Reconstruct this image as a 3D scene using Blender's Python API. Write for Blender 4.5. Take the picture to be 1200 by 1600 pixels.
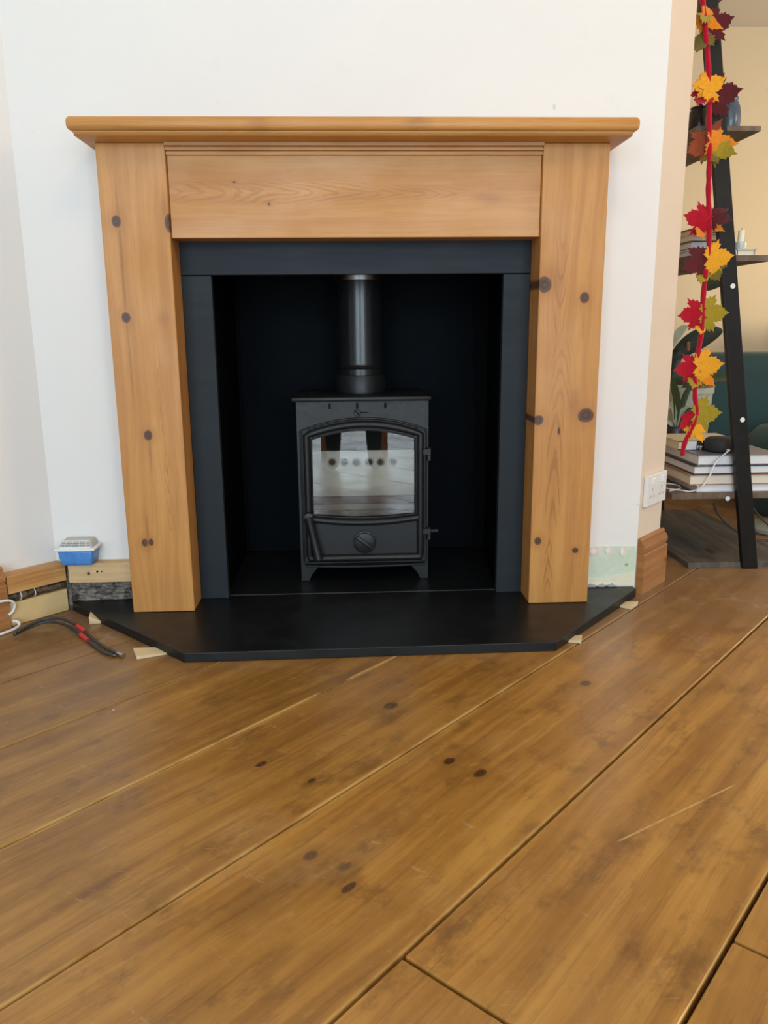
import bpy, bmesh, math, random
from mathutils import Vector, Matrix
random.seed(7)
PI = math.pi
scene = bpy.context.scene
for o in list(bpy.data.objects): bpy.data.objects.remove(o)
C = scene.collection

# ------------------------------------------------------------------ camera
CAM = Vector((-0.0247, -1.8726, 0.6946)); FPX = 1249.35
yaw, pitch, roll = 0.0420, 0.2265, -0.0088
fw = Vector((math.sin(yaw)*math.cos(pitch), math.cos(yaw)*math.cos(pitch), -math.sin(pitch)))
r0 = Vector((math.cos(yaw), -math.sin(yaw), 0)); u0 = r0.cross(fw)
RI = math.cos(roll)*r0 + math.sin(roll)*u0; UP = -math.sin(roll)*r0 + math.cos(roll)*u0
cd = bpy.data.cameras.new('camera'); cam = bpy.data.objects.new('camera', cd); C.objects.link(cam)
cd.sensor_fit = 'VERTICAL'; cd.sensor_height = 36; cd.sensor_width = 27; cd.lens = FPX*36/1600
cd.clip_start = 0.02
m = Matrix((RI, UP, -fw)).transposed().to_4x4(); m.translation = CAM; cam.matrix_world = m
scene.camera = cam

# ------------------------------------------------------------------ world, lights, exposure
w = bpy.data.worlds.new('world'); scene.world = w; w.use_nodes = True
w.node_tree.nodes['Background'].inputs[0].default_value = (0.72, 0.83, 1, 1)
w.node_tree.nodes['Background'].inputs[1].default_value = 0.6
def area(name, loc, direction, sx, sy, power, col):
    l = bpy.data.lights.new(name, 'AREA'); l.shape = 'RECTANGLE'; l.size = sx; l.size_y = sy; l.energy = power; l.color = col
    o = bpy.data.objects.new(name, l); C.objects.link(o); o.location = loc
    o.rotation_euler = Vector(direction).to_track_quat('-Z', 'Y').to_euler(); return o
def point(name, loc, power, col, rad=.1):
    l = bpy.data.lights.new(name, 'POINT'); l.energy = power; l.color = col; l.shadow_soft_size = rad
    o = bpy.data.objects.new(name, l); C.objects.link(o); o.location = loc; return o
area('daylight_garden_doors', (-0.05, -4.46, 1.12), (0, 1, 0), 3.5, 2.0, 98, (0.68, 0.86, 1.0))
area('daylight_side_window', (4.16, 0.3, 1.45), (-1, 0, 0), 1.9, 1.4, 8, (0.85, 0.93, 1.0))
point('ceiling_lamp_light', (0.3, -1.6, 2.2), 10, (1.0, 0.64, 0.25), .16)
point('side_lamp_light', (2.15, -0.55, 1.55), 19, (1.0, 0.70, 0.39), .14)
point('alcove_lamp_light', (2.9, 1.9, 1.05), 21, (1.0, 0.74, 0.42), .14)
vs = scene.view_settings
vs.view_transform = 'Standard'; vs.look = 'None'; vs.gamma = 1; vs.use_curve_mapping = False
vs.exposure = 0.71

# ------------------------------------------------------------------ helpers
PHI = 0.8188
U = Vector((math.cos(PHI), math.sin(PHI), 0)); V = Vector((-math.sin(PHI), math.cos(PHI), 0))
def ray(px, py): return fw + (px-600)/FPX*RI - (py-800)/FPX*UP
def aty(px, py, Y):
    d = ray(px, py); return CAM + d*((Y-CAM.y)/d.y)
def atz(px, py, Z=0.0):
    d = ray(px, py); return CAM + d*((Z-CAM.z)/d.z)

def obj(name, bm, mat=None, parent=None, origin=None, smooth=None, recalc=True):
    """bm holds world coordinates; a part is stored relative to its thing"""
    if recalc: bmesh.ops.recalc_face_normals(bm, faces=bm.faces)
    me = bpy.data.meshes.new(name)
    if parent: base = Vector(parent.get('_base', parent.location))
    elif origin is not None: base = Vector(origin)
    else:
        xs = [v.co for v in bm.verts]
        base = Vector(((min(v.x for v in xs)+max(v.x for v in xs))/2, (min(v.y for v in xs)+max(v.y for v in xs))/2, min(v.z for v in xs)))
    bm.transform(Matrix.Translation(-base)); bm.to_mesh(me); bm.free()
    o = bpy.data.objects.new(name, me); C.objects.link(o)
    if parent: o.parent = parent
    else: o.location = base
    if not parent or True: BASE[o.name] = base
    if mat: me.materials.append(mat)
    if smooth:
        for p in me.polygons: p.use_smooth = True
        if smooth is not True: me.set_sharp_from_angle(angle=math.radians(smooth))
    return o
BASE = {}
def sub(name, bm, mat, part, smooth=None):
    """a sub-part: parent is a mesh part whose own location is 0 under its thing"""
    base = BASE[part.name]
    bmesh.ops.recalc_face_normals(bm, faces=bm.faces)
    me = bpy.data.meshes.new(name); bm.transform(Matrix.Translation(-base)); bm.to_mesh(me); bm.free()
    o = bpy.data.objects.new(name, me); C.objects.link(o); o.parent = part; BASE[o.name] = base
    me.materials.append(mat)
    if smooth:
        for p in me.polygons: p.use_smooth = True
        if smooth is not True: me.set_sharp_from_angle(angle=math.radians(smooth))
    return o
def tag(o, label=None, cat=None, group=None, kind=None):
    if label: o['label'] = label
    if cat: o['category'] = cat
    if group: o['group'] = group
    if kind: o['kind'] = kind
    return o
def thing(name, label, cat, loc, group=None):
    o = bpy.data.objects.new(name, None); C.objects.link(o); o.location = loc; o.empty_display_size = .05
    BASE[o.name] = Vector(loc); return tag(o, label, cat, group)
def box(x0, x1, y0, y1, z0, z1, bev=0, seg=2, bm=None):
    b = bmesh.new()
    bmesh.ops.create_cube(b, size=1)
    for v in b.verts: v.co = Vector((x0+(v.co.x+.5)*(x1-x0), y0+(v.co.y+.5)*(y1-y0), z0+(v.co.z+.5)*(z1-z0)))
    if bev: bmesh.ops.bevel(b, geom=b.edges[:], offset=bev, segments=seg, profile=.5, affect='EDGES', clamp_overlap=True)
    return merge(bm, b)
def merge(a, b):
    if a is None: return b
    me = bpy.data.meshes.new('tmp'); b.to_mesh(me); b.free(); a.from_mesh(me); bpy.data.meshes.remove(me); return a
def prism(pts, axis, a0, a1, bev=0, bm=None, seg=2):
    """closed 2D polygon extruded along an axis. axis 'z': pts=(x,y); 'y': (x,z); 'x': (y,z)"""
    def P(p, a): return {'z': (p[0], p[1], a), 'y': (p[0], a, p[1]), 'x': (a, p[0], p[1])}[axis]
    b = bmesh.new(); n = len(pts)
    A = [b.verts.new(P(p, a0)) for p in pts]; B = [b.verts.new(P(p, a1)) for p in pts]
    b.faces.new(A); b.faces.new(B[::-1])
    for i in range(n): b.faces.new((A[i], A[(i+1) % n], B[(i+1) % n], B[i]))
    bmesh.ops.recalc_face_normals(b, faces=b.faces)
    if bev: bmesh.ops.bevel(b, geom=b.edges[:], offset=bev, segments=seg, profile=.5, affect='EDGES', clamp_overlap=True)
    return merge(bm, b)
def smooth_path(pts, n=8, closed=False):
    pts = [Vector(p) for p in pts]; out = []; N = len(pts)
    for i in range(N if closed else N-1):
        if closed: p0, p1, p2, p3 = pts[i-1], pts[i], pts[(i+1) % N], pts[(i+2) % N]
        else: p0, p1, p2, p3 = pts[max(i-1, 0)], pts[i], pts[i+1], pts[min(i+2, N-1)]
        for k in range(n):
            t = k/n
            out.append(.5*((2*p1)+(p2-p0)*t+(2*p0-5*p1+4*p2-p3)*t*t+(3*p1-p0-3*p2+p3)*t**3))
    if not closed: out.append(pts[-1])
    return out
def tube(path, r, sides=12, closed=False, bm=None, cap=True):
    path = [Vector(p) for p in path]; b = bmesh.new(); n = len(path); rings = []
    up = Vector((0, 0, 1)); prev = None
    for i, p in enumerate(path):
        if closed: t = (path[(i+1) % n]-path[i-1]).normalized()
        else: t = (path[min(i+1, n-1)]-path[max(i-1, 0)]).normalized()
        if prev is None:
            a = t.cross(Vector((0, 1, 0)) if abs(t.y) < .9 else Vector((1, 0, 0))).normalized()
        else: a = (prev - t*prev.dot(t)).normalized()
        prev = a; c = t.cross(a); rr = r(i/(n-1)) if callable(r) else r
        rings.append([b.verts.new(p+(a*math.cos(2*PI*k/sides)+c*math.sin(2*PI*k/sides))*rr) for k in range(sides)])
    for i in range(n if closed else n-1):
        A, B = rings[i], rings[(i+1) % n]
        for k in range(sides): b.faces.new((A[k], A[(k+1) % sides], B[(k+1) % sides], B[k]))
    if cap and not closed: b.faces.new(rings[0][::-1]); b.faces.new(rings[-1])
    return merge(bm, b)
def lathe(prof, cx, cy, sides=40, bm=None):
    b = bmesh.new(); rings = []
    for (r, z) in prof:
        if r < 1e-6: rings.append([b.verts.new((cx, cy, z))])
        else: rings.append([b.verts.new((cx+r*math.cos(2*PI*k/sides), cy+r*math.sin(2*PI*k/sides), z)) for k in range(sides)])
    for A, B in zip(rings, rings[1:]):
        for k in range(sides):
            k2 = (k+1) % sides
            if len(A) == 1 and len(B) == 1: continue
            if len(A) == 1: b.faces.new((A[0], B[k2], B[k]))
            elif len(B) == 1: b.faces.new((A[k], A[k2], B[0]))
            else: b.faces.new((A[k], A[k2], B[k2], B[k]))
    return merge(bm, b)
def disc(c, axis, r, t, sides=24, bm=None, bev=0):
    """short cylinder centred at c whose axis is the vector axis"""
    b = bmesh.new(); bmesh.ops.create_cone(b, cap_ends=True, segments=sides, radius1=r, radius2=r, depth=t)
    if bev: bmesh.ops.bevel(b, geom=[e for e in b.edges if e.calc_face_angle(0) > 1], offset=bev, segments=2, profile=.5, affect='EDGES')
    b.transform(Matrix.Translation(Vector(c)) @ Vector(axis).to_track_quat('Z', 'Y').to_matrix().to_4x4())
    return merge(bm, b)
def ringplate(outer, inner, y0, y1, bm=None):
    """plate in the x-z plane with a hole; outer and inner have the same point count"""
    b = bmesh.new(); n = len(outer)
    L = [[b.verts.new((p[0], y, p[1])) for p in pts] for pts in (outer, inner) for y in (y0, y1)]
    o0, o1, i0, i1 = L
    for i in range(n):
        j = (i+1) % n
        b.faces.new((o0[i], o0[j], i0[j], i0[i])); b.faces.new((o1[i], i1[i], i1[j], o1[j]))
        b.faces.new((o0[i], o1[i], o1[j], o0[j])); b.faces.new((i0[i], i0[j], i1[j], i1[i]))
    return merge(bm, b)

# ------------------------------------------------------------------ materials
class NT:
    def __init__(s, name):
        s.mat = bpy.data.materials.new(name); s.mat.use_nodes = True; s.t = s.mat.node_tree; s.n = s.t.nodes; s.l = s.t.links
        s.b = s.n['Principled BSDF']; s.out = s.n['Material Output']
    def node(s, ty, **k):
        nd = s.n.new(ty)
        for a, v in k.items(): setattr(nd, a, v)
        return nd
    def put(s, sock, v):
        if hasattr(v, 'is_linked') or isinstance(v, bpy.types.NodeSocket): s.l.new(v, sock)
        elif isinstance(v, (tuple, list)) and len(v) == 3 and sock.type == 'RGBA': sock.default_value = (*v, 1)
        else: sock.default_value = v
    def math(s, op, a, b=None, c=None, clamp=False):
        nd = s.node('ShaderNodeMath', operation=op, use_clamp=clamp); s.put(nd.inputs[0], a)
        if b is not None: s.put(nd.inputs[1], b)
        if c is not None: s.put(nd.inputs[2], c)
        return nd.outputs[0]
    def vmath(s, op, a, b):
        nd = s.node('ShaderNodeVectorMath', operation=op); s.put(nd.inputs[0], a); s.put(nd.inputs[1], b)
        return nd.outputs['Value' if op in ('DOT_PRODUCT', 'LENGTH', 'DISTANCE') else 'Vector']
    def noise(s, vec, scale, detail=3, rough=.55, dist=0):
        nd = s.node('ShaderNodeTexNoise'); s.put(nd.inputs['Vector'], vec); nd.inputs['Scale'].default_value = scale
        nd.inputs['Detail'].default_value = detail; nd.inputs['Roughness'].default_value = rough; nd.inputs['Distortion'].default_value = dist
        return nd.outputs['Fac']
    def comb(s, x, y, z):
        nd = s.node('ShaderNodeCombineXYZ')
        for i, v in enumerate((x, y, z)): s.put(nd.inputs[i], v)
        return nd.outputs[0]
    def ramp(s, v, a, b, lo=0., hi=1., smooth=True):
        nd = s.node('ShaderNodeMapRange'); nd.interpolation_type = 'SMOOTHSTEP' if smooth else 'LINEAR'
        for i, x in enumerate((v, a, b, lo, hi)): s.put(nd.inputs[i], x)
        return nd.outputs[0]
    def mix(s, f, a, b, mode='MIX'):
        nd = s.node('ShaderNodeMix', data_type='RGBA', blend_type=mode); nd.clamp_factor = True
        s.put(nd.inputs[0], f); s.put(nd.inputs[6], a); s.put(nd.inputs[7], b); return nd.outputs[2]
    def pos(s): return s.node('ShaderNodeNewGeometry').outputs['Position']
    def objc(s): return s.node('ShaderNodeTexCoord').outputs['Object']
    def rnd(s): return s.node('ShaderNodeObjectInfo').outputs['Random']
    def bump(s, h, strength, dist=.002):
        nd = s.node('ShaderNodeBump'); nd.inputs['Strength'].default_value = strength; nd.inputs['Distance'].default_value = dist
        s.put(nd.inputs['Height'], h); s.l.new(nd.outputs[0], s.b.inputs['Normal'])
    def set(s, **k):
        for a, v in k.items(): s.put(s.b.inputs[a.replace('_', ' ')], v)
        return s.mat
def plain(name, col, rough=.5, metal=0., var=.12, scale=40, bump=0., spec=.5, **k):
    n = NT(name); p = n.objc(); f = n.noise(p, scale, 3)
    c2 = tuple(min(1, x*(1+var)) for x in col); c1 = tuple(x*(1-var) for x in col)
    n.set(Base_Color=n.mix(f, c1, c2), Roughness=n.ramp(f, .3, .7, max(0, rough-.05), min(1, rough+.05)), Metallic=metal, **k)
    n.b.inputs['Specular IOR Level'].default_value = spec
    if bump: n.bump(n.noise(p, scale*3, 3), bump, .001)
    return n.mat
def wood(name, along, across, base, dark, light, knots=(), streaks=(), arches=(), rough=.42, scale=1., blotch=.35, rand=0., stain=None, spec=.4, grain=.6):
    """along / across: world direction vectors of the grain and the face; knots given as (along, across, r_along, r_across)"""
    n = NT(name); P = n.pos()
    a = n.vmath('DOT_PRODUCT', P, tuple(along)); b = n.vmath('DOT_PRODUCT', P, tuple(across))
    dep = n.vmath('DOT_PRODUCT', P, tuple(Vector(along).cross(Vector(across))))
    off = n.math('MULTIPLY', n.rnd(), 37.0 if rand else 0.0)
    ao = n.math('ADD', a, off)
    wv = n.noise(n.comb(n.math('MULTIPLY', ao, 2.2*scale), n.math('MULTIPLY', b, 7*scale), n.math('ADD', dep, off)), 1, 2)
    bw = n.math('ADD', b, n.math('MULTIPLY', n.math('SUBTRACT', wv, .5), .05/scale))
    # growth bands and fine fibres
    band = n.noise(n.comb(n.math('MULTIPLY', ao, 1.1*scale), n.math('MULTIPLY', bw, 34*scale), n.math('MULTIPLY', dep, 20)), 1, 3, .6)
    fib = n.noise(n.comb(n.math('MULTIPLY', ao, 9*scale), n.math('MULTIPLY', bw, 330*scale), n.math('MULTIPLY', dep, 120)), 1, 3, .6)
    blo = n.noise(n.comb(n.math('MULTIPLY', ao, 4.5*scale), n.math('MULTIPLY', b, 8*scale), off), 1, 4, .6)
    col = n.mix(n.ramp(band, .40, .66, 0, grain), base, dark)
    col = n.mix(n.ramp(band, .52, .30, 0, grain*.75), col, light)
    col = n.mix(n.ramp(fib, .45, .75, 0, .35), col, dark)
    col = n.mix(n.ramp(blo, .45, .75, 0, blotch), col, dark)
    col = n.mix(n.ramp(blo, .48, .25, 0, blotch*.8), col, light)
    wob = n.noise(n.comb(n.math('MULTIPLY', a, 40), n.math('MULTIPLY', b, 40), 0.0), 1, 2)
    wobs = n.math('MULTIPLY', n.math('SUBTRACT', wob, .5), .7)
    def dist(k):
        da = n.math('DIVIDE', n.math('SUBTRACT', a, k[0]), k[2]); db = n.math('DIVIDE', n.math('SUBTRACT', b, k[1]), k[3])
        return n.math('SQRT', n.math('ADD', n.math('MULTIPLY', da, da), n.math('MULTIPLY', db, db)))
    for k in arches:
        # nested pointed arches of plain-sawn grain; k = (along, across, half length, half width, rings, strength, bend)
        da = n.math('DIVIDE', n.math('SUBTRACT', a, k[0]), k[2]); db = n.math('DIVIDE', n.math('SUBTRACT', b, k[1]), k[3])
        ad = n.math('ABSOLUTE', n.math('ADD', db, n.math('MULTIPLY', wobs, .25)))
        par = n.math('ADD', da, n.math('MULTIPLY', n.math('POWER', ad, 1.5), k[6]))
        nn_ = n.noise(n.comb(n.math('MULTIPLY', a, 9), n.math('MULTIPLY', b, 30), 4.0), 1, 3)
        s_ = n.math('SINE', n.math('MULTIPLY', n.math('ADD', par, n.math('MULTIPLY', n.math('SUBTRACT', nn_, .5), .8)), k[4]))
        f = n.math('MULTIPLY', n.ramp(s_, .25, .95, 0, k[5]), n.math('MULTIPLY', n.ramp(ad, 1.0, .55), n.ramp(n.math('ABSOLUTE', da), 1.0, .6)))
        col = n.mix(f, col, tuple(x*.7 for x in dark))
    for k in streaks:
        col = n.mix(n.math('MULTIPLY', n.ramp(n.math('ADD', dist(k), wobs), 1.1, .1, 0, k[4]), 1.0), col, tuple(x*.55 for x in dark))
    for k in knots:
        d = n.math('ADD', dist(k), n.math('MULTIPLY', wobs, .5))
        col = n.mix(n.ramp(d, 3.2, .9, 0, .42), col, dark)
        kc = n.mix(n.ramp(n.math('SINE', n.math('MULTIPLY', d, 11)), -.6, .8), (.030, .013, .008), (.085, .035, .018))
        col = n.mix(n.ramp(d, 1.15, .8, 0, .93), col, kc)
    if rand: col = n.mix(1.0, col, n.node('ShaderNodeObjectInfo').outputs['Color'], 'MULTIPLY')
    rg = n.ramp(blo, .3, .75, rough-.07, rough+.1)
    if stain: col, rg = stain(n, a, b, col, rg)
    n.set(Base_Color=col, Roughness=rg); n.b.inputs['Specular IOR Level'].default_value = spec
    n.bump(n.math('ADD', fib, n.math('MULTIPLY', band, .6)), .10, .0015)
    return n.mat
X, Y_, Z_ = Vector((1, 0, 0)), Vector((0, 1, 0)), Vector((0, 0, 1))
PB, PD, PL = (.55, .258, .066), (.39, .152, .033), (.65, .335, .100)
k_left = [(.926, -.527, .013, .010), (.722, -.522, .012, .010), (.456, -.493, .012, .010), (.198, -.519, .010, .008), (.199, -.505, .009, .006), (.923, -.412, .02, .010)]
s_left = [(.84, -.522, .25, .006, .5), (.60, -.520, .11, .004, .35), (.42, -.491, .07, .005, .4), (.23, -.512, .08, .006, .45), (.95, -.42, .04, .012, .4), (.72, -.44, .03, .02, .25)]
k_right = [(.787, .425, .018, .016), (.758, .518, .013, .011), (.488, .534, .017, .019), (.478, .421, .012, .012), (.452, .471, .009, .003), (.183, .430, .010, .009), (.157, .524, .007, .008)]
s_right = [(.80, .445, .05, .025, .3), (.52, .505, .05, .022, .35), (.10, .518, .07, .008, .3), (.70, .518, .05, .006, .25)]
M = {}
M['pine_leg_l'] = wood('pine_left_leg', Z_, X, PB, PD, PL, k_left, s_left, [(.31, -.455, .12, .012, 16, .38, -.9), (.55, -.46, .11, .010, 16, .3, .9)], scale=1.0, blotch=.22, grain=.45)
M['pine_leg_r'] = wood('pine_right_leg', Z_, X, PB, PD, PL, k_right, s_right, [(.36, .463, .16, .024, 9, .5, 1.2), (.125, .458, .08, .014, 10, .55, 1.0), (.78, .462, .13, .020, 12, .38, -1.0), (.58, .47, .10, .03, 14, .3, 1.0)], scale=1.0, blotch=.22, grain=.45)
M['pine_frieze'] = wood('pine_frieze', X, Z_, PB, PD, PL, [(-.194, .963, .0035, .0028), (-.268, 1.009, .004, .002)], [(.30, .975, .05, .02, .3)],
                        [(-.30, .988, .14, .030, 20, .32, .9), (-.12, .987, .18, .030, 22, .38, .9), (.12, .984, .16, .020, 20, .26, .9)], scale=1.0, blotch=.2, grain=.4)
M['pine_shelf'] = wood('pine_shelf', X, Z_, PB, PD, PL, [], [(-.20, 1.108, .03, .02, .3), (.13, 1.112, .04, .02, .4)], [], scale=1.2, blotch=.25, grain=.5)
FB, FD, FL = (.385, .190, .040), (.20, .085, .017), (.53, .295, .070)
fk = []
for (px, py, ra, rb) in [(610, 1103, .024, .016), (702, 1189, .017, .011), (750, 1208, .020, .012), (915, 1068, .020, .014), (408, 1194, .016, .009), (487, 1220, .012, .008),
                         (485, 1337, .017, .012), (538, 1354, .015, .012), (545, 1387, .018, .008)]:
    p = atz(px, py); fk.append((p.dot(U), p.dot(V), ra*.7, rb*.7))
fs = []
for (px, py, ra, rb, s_) in [(410, 1400, .12, .05, .5), (600, 1120, .05, .03, .3), (480, 1195, .06, .04, .35), (520, 1360, .08, .04, .3), (130, 1045, .10, .03, .4), (560, 1052, .28, .03, .45), (1010, 975, .10, .03, .3),
                             (860, 1340, .10, .03, .25), (420, 1510, .05, .02, .35), (960, 1310, .04, .03, .3), (720, 1195, .09, .05, .3)]:
    p = atz(px, py); fs.append((p.dot(U), p.dot(V), ra, rb, s_))
def floor_stain(n, a, b, col, rg):
    # pale worn film, scuffs and plaster dust: wear of the boards themselves
    v = n.comb(a, b, 0.0)
    wear = n.noise(n.vmath('MULTIPLY', v, (2.2, 3.4, 1)), 1.6, 4, .62)
    col = n.mix(n.ramp(wear, .50, .75, 0, .40), col, (.44, .265, .105))
    grime = n.noise(n.vmath('MULTIPLY', v, (7, 11, 1)), 1.3, 5, .7)
    col = n.mix(n.ramp(grime, .50, .70, 0, .62), col, (.13, .060, .018))
    scr = n.noise(n.vmath('MULTIPLY', v, (60, 14, 1)), 1, 4, .75)
    col = n.mix(n.ramp(scr, .62, .72, 0, .45), col, (.48, .32, .17))
    scr2 = n.noise(n.vmath('MULTIPLY', n.comb(n.math('ADD', a, b), n.math('SUBTRACT', a, b), 3.0), (150, 10, 1)), 1, 3, .7)
    col = n.mix(n.ramp(scr2, .66, .74, 0, .45), col, (.52, .36, .20))
    # fine dark grain lines, worn pale arrises along the joints, paint specks and one long scratch
    gl_ = n.noise(n.vmath('MULTIPLY', n.comb(a, n.math('ADD', b, n.math('MULTIPLY', wear, .03)), 1.0), (2.5, 95, 1)), 1, 4, .65)
    col = n.mix(n.ramp(gl_, .54, .70, 0, .40), col, (.150, .066, .016))
    gl2 = n.noise(n.vmath('MULTIPLY', v, (14, 42, 1)), 1, 6, .78)
    col = n.mix(n.ramp(gl2, .54, .70, 0, .38), col, (.155, .070, .020))
    col = n.mix(n.ramp(gl2, .45, .30, 0, .40), col, (.50, .30, .090))
    en = n.noise(n.vmath('MULTIPLY', v, (9, 30, 1)), 1, 3, .7)
    for v0, s0 in ((-.7710, .55), (-.4931, .75), (-.2244, .8), (.0460, .3), (-1.0474, .35)):
        e_ = n.ramp(n.math('ABSOLUTE', n.math('SUBTRACT', b, v0)), .0095, .002, 0, s0)
        col = n.mix(n.math('MULTIPLY', e_, n.ramp(en, .35, .60)), col, (.56, .34, .11))
    vo = n.node('ShaderNodeTexVoronoi'); n.put(vo.inputs['Vector'], v); vo.inputs['Scale'].default_value = 9.0
    sel = n.ramp(n.noise(vo.outputs['Position'], 7.3, 0), .56, .60)
    col = n.mix(n.math('MULTIPLY', n.ramp(vo.outputs['Distance'], .026, .014, 0, .9), sel), col, (.78, .70, .55))
    q0, q1 = atz(965, 1315), atz(1147, 1227); dq = (q1-q0).normalized(); nq = Vector((-dq.y, dq.x, 0)); pm = (q0+q1)/2
    sa = n.math('ABSOLUTE', n.math('SUBTRACT', n.vmath('DOT_PRODUCT', n.pos(), tuple(dq)), pm.dot(dq)))
    sb_ = n.math('ABSOLUTE', n.math('SUBTRACT', n.vmath('DOT_PRODUCT', n.pos(), tuple(nq)), pm.dot(nq)))
    col = n.mix(n.math('MULTIPLY', n.ramp(sa, (q1-q0).length*.52, (q1-q0).length*.45), n.math('MULTIPLY', n.ramp(sb_, .0024, .0008, 0, .7), n.ramp(gl2, .38, .55))), col, (.62, .42, .19))
    # grey cement film near the new hearth and the walls
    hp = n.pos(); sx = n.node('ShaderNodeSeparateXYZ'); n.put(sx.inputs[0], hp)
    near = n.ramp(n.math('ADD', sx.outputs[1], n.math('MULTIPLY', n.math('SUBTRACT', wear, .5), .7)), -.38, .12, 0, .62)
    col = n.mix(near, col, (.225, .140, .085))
    dust = n.noise(n.vmath('MULTIPLY', v, (9, 9, 1)), 1, 6, .75)
    nr = n.ramp(sx.outputs[1], -.33, -.1)
    col = n.mix(n.math('MULTIPLY', n.ramp(dust, .55, .70, 0, .4), nr), col, (.48, .40, .32))
    rg = n.ramp(wear, .35, .7, .26, .40)
    return col, rg
M['floor'] = wood('floor_board', U, V, FB, FD, FL, fk, fs, [], rough=.36, scale=.75, blotch=.5, rand=1., stain=floor_stain, spec=.5, grain=.55)
def plaster(name, col, mottle=.06, stains=True):
    n = NT(name); p = n.pos(); f = n.noise(p, 2.2, 4, .6); g = n.noise(p, 9, 4, .6)
    c = n.mix(f, tuple(x*(1-mottle) for x in col), tuple(min(1, x*(1+mottle*.4)) for x in col))
    c = n.mix(n.ramp(g, .60, .80, 0, .22), c, (col[0]*.84, col[1]*.83, col[2]*.82))
    sp = n.noise(p, 34, 2); sp2 = n.noise(p, 7, 2)
    c = n.mix(n.math('MULTIPLY', n.ramp(sp, .73, .78, 0, .5), n.ramp(sp2, .55, .65)), c, (.45, .43, .42))
    n.set(Base_Color=c, Roughness=.75); n.b.inputs['Specular IOR Level'].default_value = .25
    n.bump(n.math('ADD', n.noise(p, 14, 4), n.math('MULTIPLY', n.noise(p, 90, 3), .3)), .16, .004); return n.mat
M['plaster'] = plaster('painted_plaster', (.82, .807, .782))
M['cream_paint'] = plaster('cream_painted_plaster', (.75, .635, .515), .04)
M['far_paint'] = plaster('far_wall_paint', (.74, .64, .47), .04)
M['ceil'] = plaster('ceiling_paint', (.70, .69, .67), .03)
M['slate'] = plain('black_slate', (.0085, .0092, .0105), .36, var=.35, scale=16, bump=.12, spec=.3)
n = NT('charcoal_slate_slip'); p = n.pos(); f = n.noise(n.vmath('MULTIPLY', p, (6, 6, 30)), 1, 5, .65); g = n.noise(n.vmath('MULTIPLY', p, (90, 90, 260)), 1, 3)
n.set(Base_Color=n.mix(f, (.015, .0195, .024), (.027, .0335, .040)), Roughness=n.ramp(f, .3, .7, .45, .58)); n.b.inputs['Specular IOR Level'].default_value = .16; n.bump(g, .15, .001); M['slip'] = n.mat
n = NT('sooty_recess_paint'); p = n.pos(); f = n.noise(p, 6, 5, .65)
n.set(Base_Color=n.mix(f, (.0012, .0014, .0018), (.0022, .0027, .0034)), Roughness=.7); n.b.inputs['Specular IOR Level'].default_value = .08; n.bump(n.noise(p, 40, 4), .25, .003); M['recess'] = n.mat
n = NT('recess_back_paint'); p = n.pos(); f = n.noise(p, 5, 5, .65)
n.set(Base_Color=n.mix(f, (.0012, .0024, .0038), (.0024, .0042, .0062)), Roughness=.7); n.b.inputs['Specular IOR Level'].default_value = .08; n.bump(n.noise(p, 30, 4), .3, .003); M['recess_back'] = n.mat
M['iron'] = plain('black_cast_iron', (.0115, .0115, .0118), .40, var=.12, scale=120, bump=.10, spec=.34)
M['iron_dark'] = plain('stove_slot_black', (.004, .004, .004), .7, spec=.2)
M['enamel'] = plain('black_flue_enamel', (.010, .011, .012), .28, var=.05, scale=3, spec=.5)
M['steel'] = plain('brushed_steel', (.42, .40, .37), .32, metal=1., var=.1)
M['vermic'] = plain('pale_vermiculite', (.72, .66, .54), .55, var=.06, scale=60, bump=.1)
M['hole_rim'] = plain('air_hole_rim', (.40, .38, .33), .4, var=.1)
n = NT('stove_glass'); tr = n.node('ShaderNodeBsdfTransparent'); gl = n.node('ShaderNodeBsdfGlossy'); gl.inputs['Roughness'].default_value = .015
tr.inputs[0].default_value = (.93, .93, .92, 1); mx = n.node('ShaderNodeMixShader'); lw = n.node('ShaderNodeFresnel'); lw.inputs['IOR'].default_value = 1.82
n.l.new(lw.outputs[0], mx.inputs[0]); n.l.new(tr.outputs[0], mx.inputs[1]); n.l.new(gl.outputs[0], mx.inputs[2]); n.l.new(mx.outputs[0], n.out.inputs[0]); M['glass'] = n.mat
M['white'] = plain('white_plastic', (.80, .80, .79), .32, var=.03)
M['white_cable'] = plain('white_cable', (.78, .77, .74), .45, var=.04)
M['black_metal'] = plain('black_painted_metal', (.0075, .0070, .0065), .45, var=.15, spec=.3)
M['black_cable'] = plain('black_cable_rubber', (.035, .033, .031), .45, var=.2)
M['red_tape'] = plain('red_tape', (.55, .035, .030), .45)
M['blue'] = plain('translucent_blue_plastic', (.075, .25, .62), .28, var=.35, scale=45)
M['dust_white'] = plain('dusty_white_plastic', (.56, .53, .47), .6, var=.08)
M['batten_a'] = wood('orange_batten', U, Z_, (.62, .34, .12), (.42, .19, .05), (.72, .45, .19), [(.0, .095, .004, .004)], [], [], rough=.6, scale=2.2, grain=.8)
M['batten_b'] = wood('pale_batten', X, Z_, (.70, .50, .27), (.55, .35, .16), (.76, .60, .38), [(-.688, .098, .004, .004)], [], [], rough=.65, scale=2.2, grain=.5)
M['skirting'] = wood('pine_skirting', U, Z_, (.40, .185, .065), (.26, .10, .03), (.50, .26, .10), [(.735, .062, .004, .006)], [], [], rough=.4, scale=1.6, grain=.5)
M['offcut'] = plain('yellow_wood_board', (.68, .50, .24), .7, var=.14, scale=26, bump=.1)
M['wedge'] = plain('pale_wood_wedge', (.72, .57, .34), .7, var=.12, scale=60)
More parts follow.
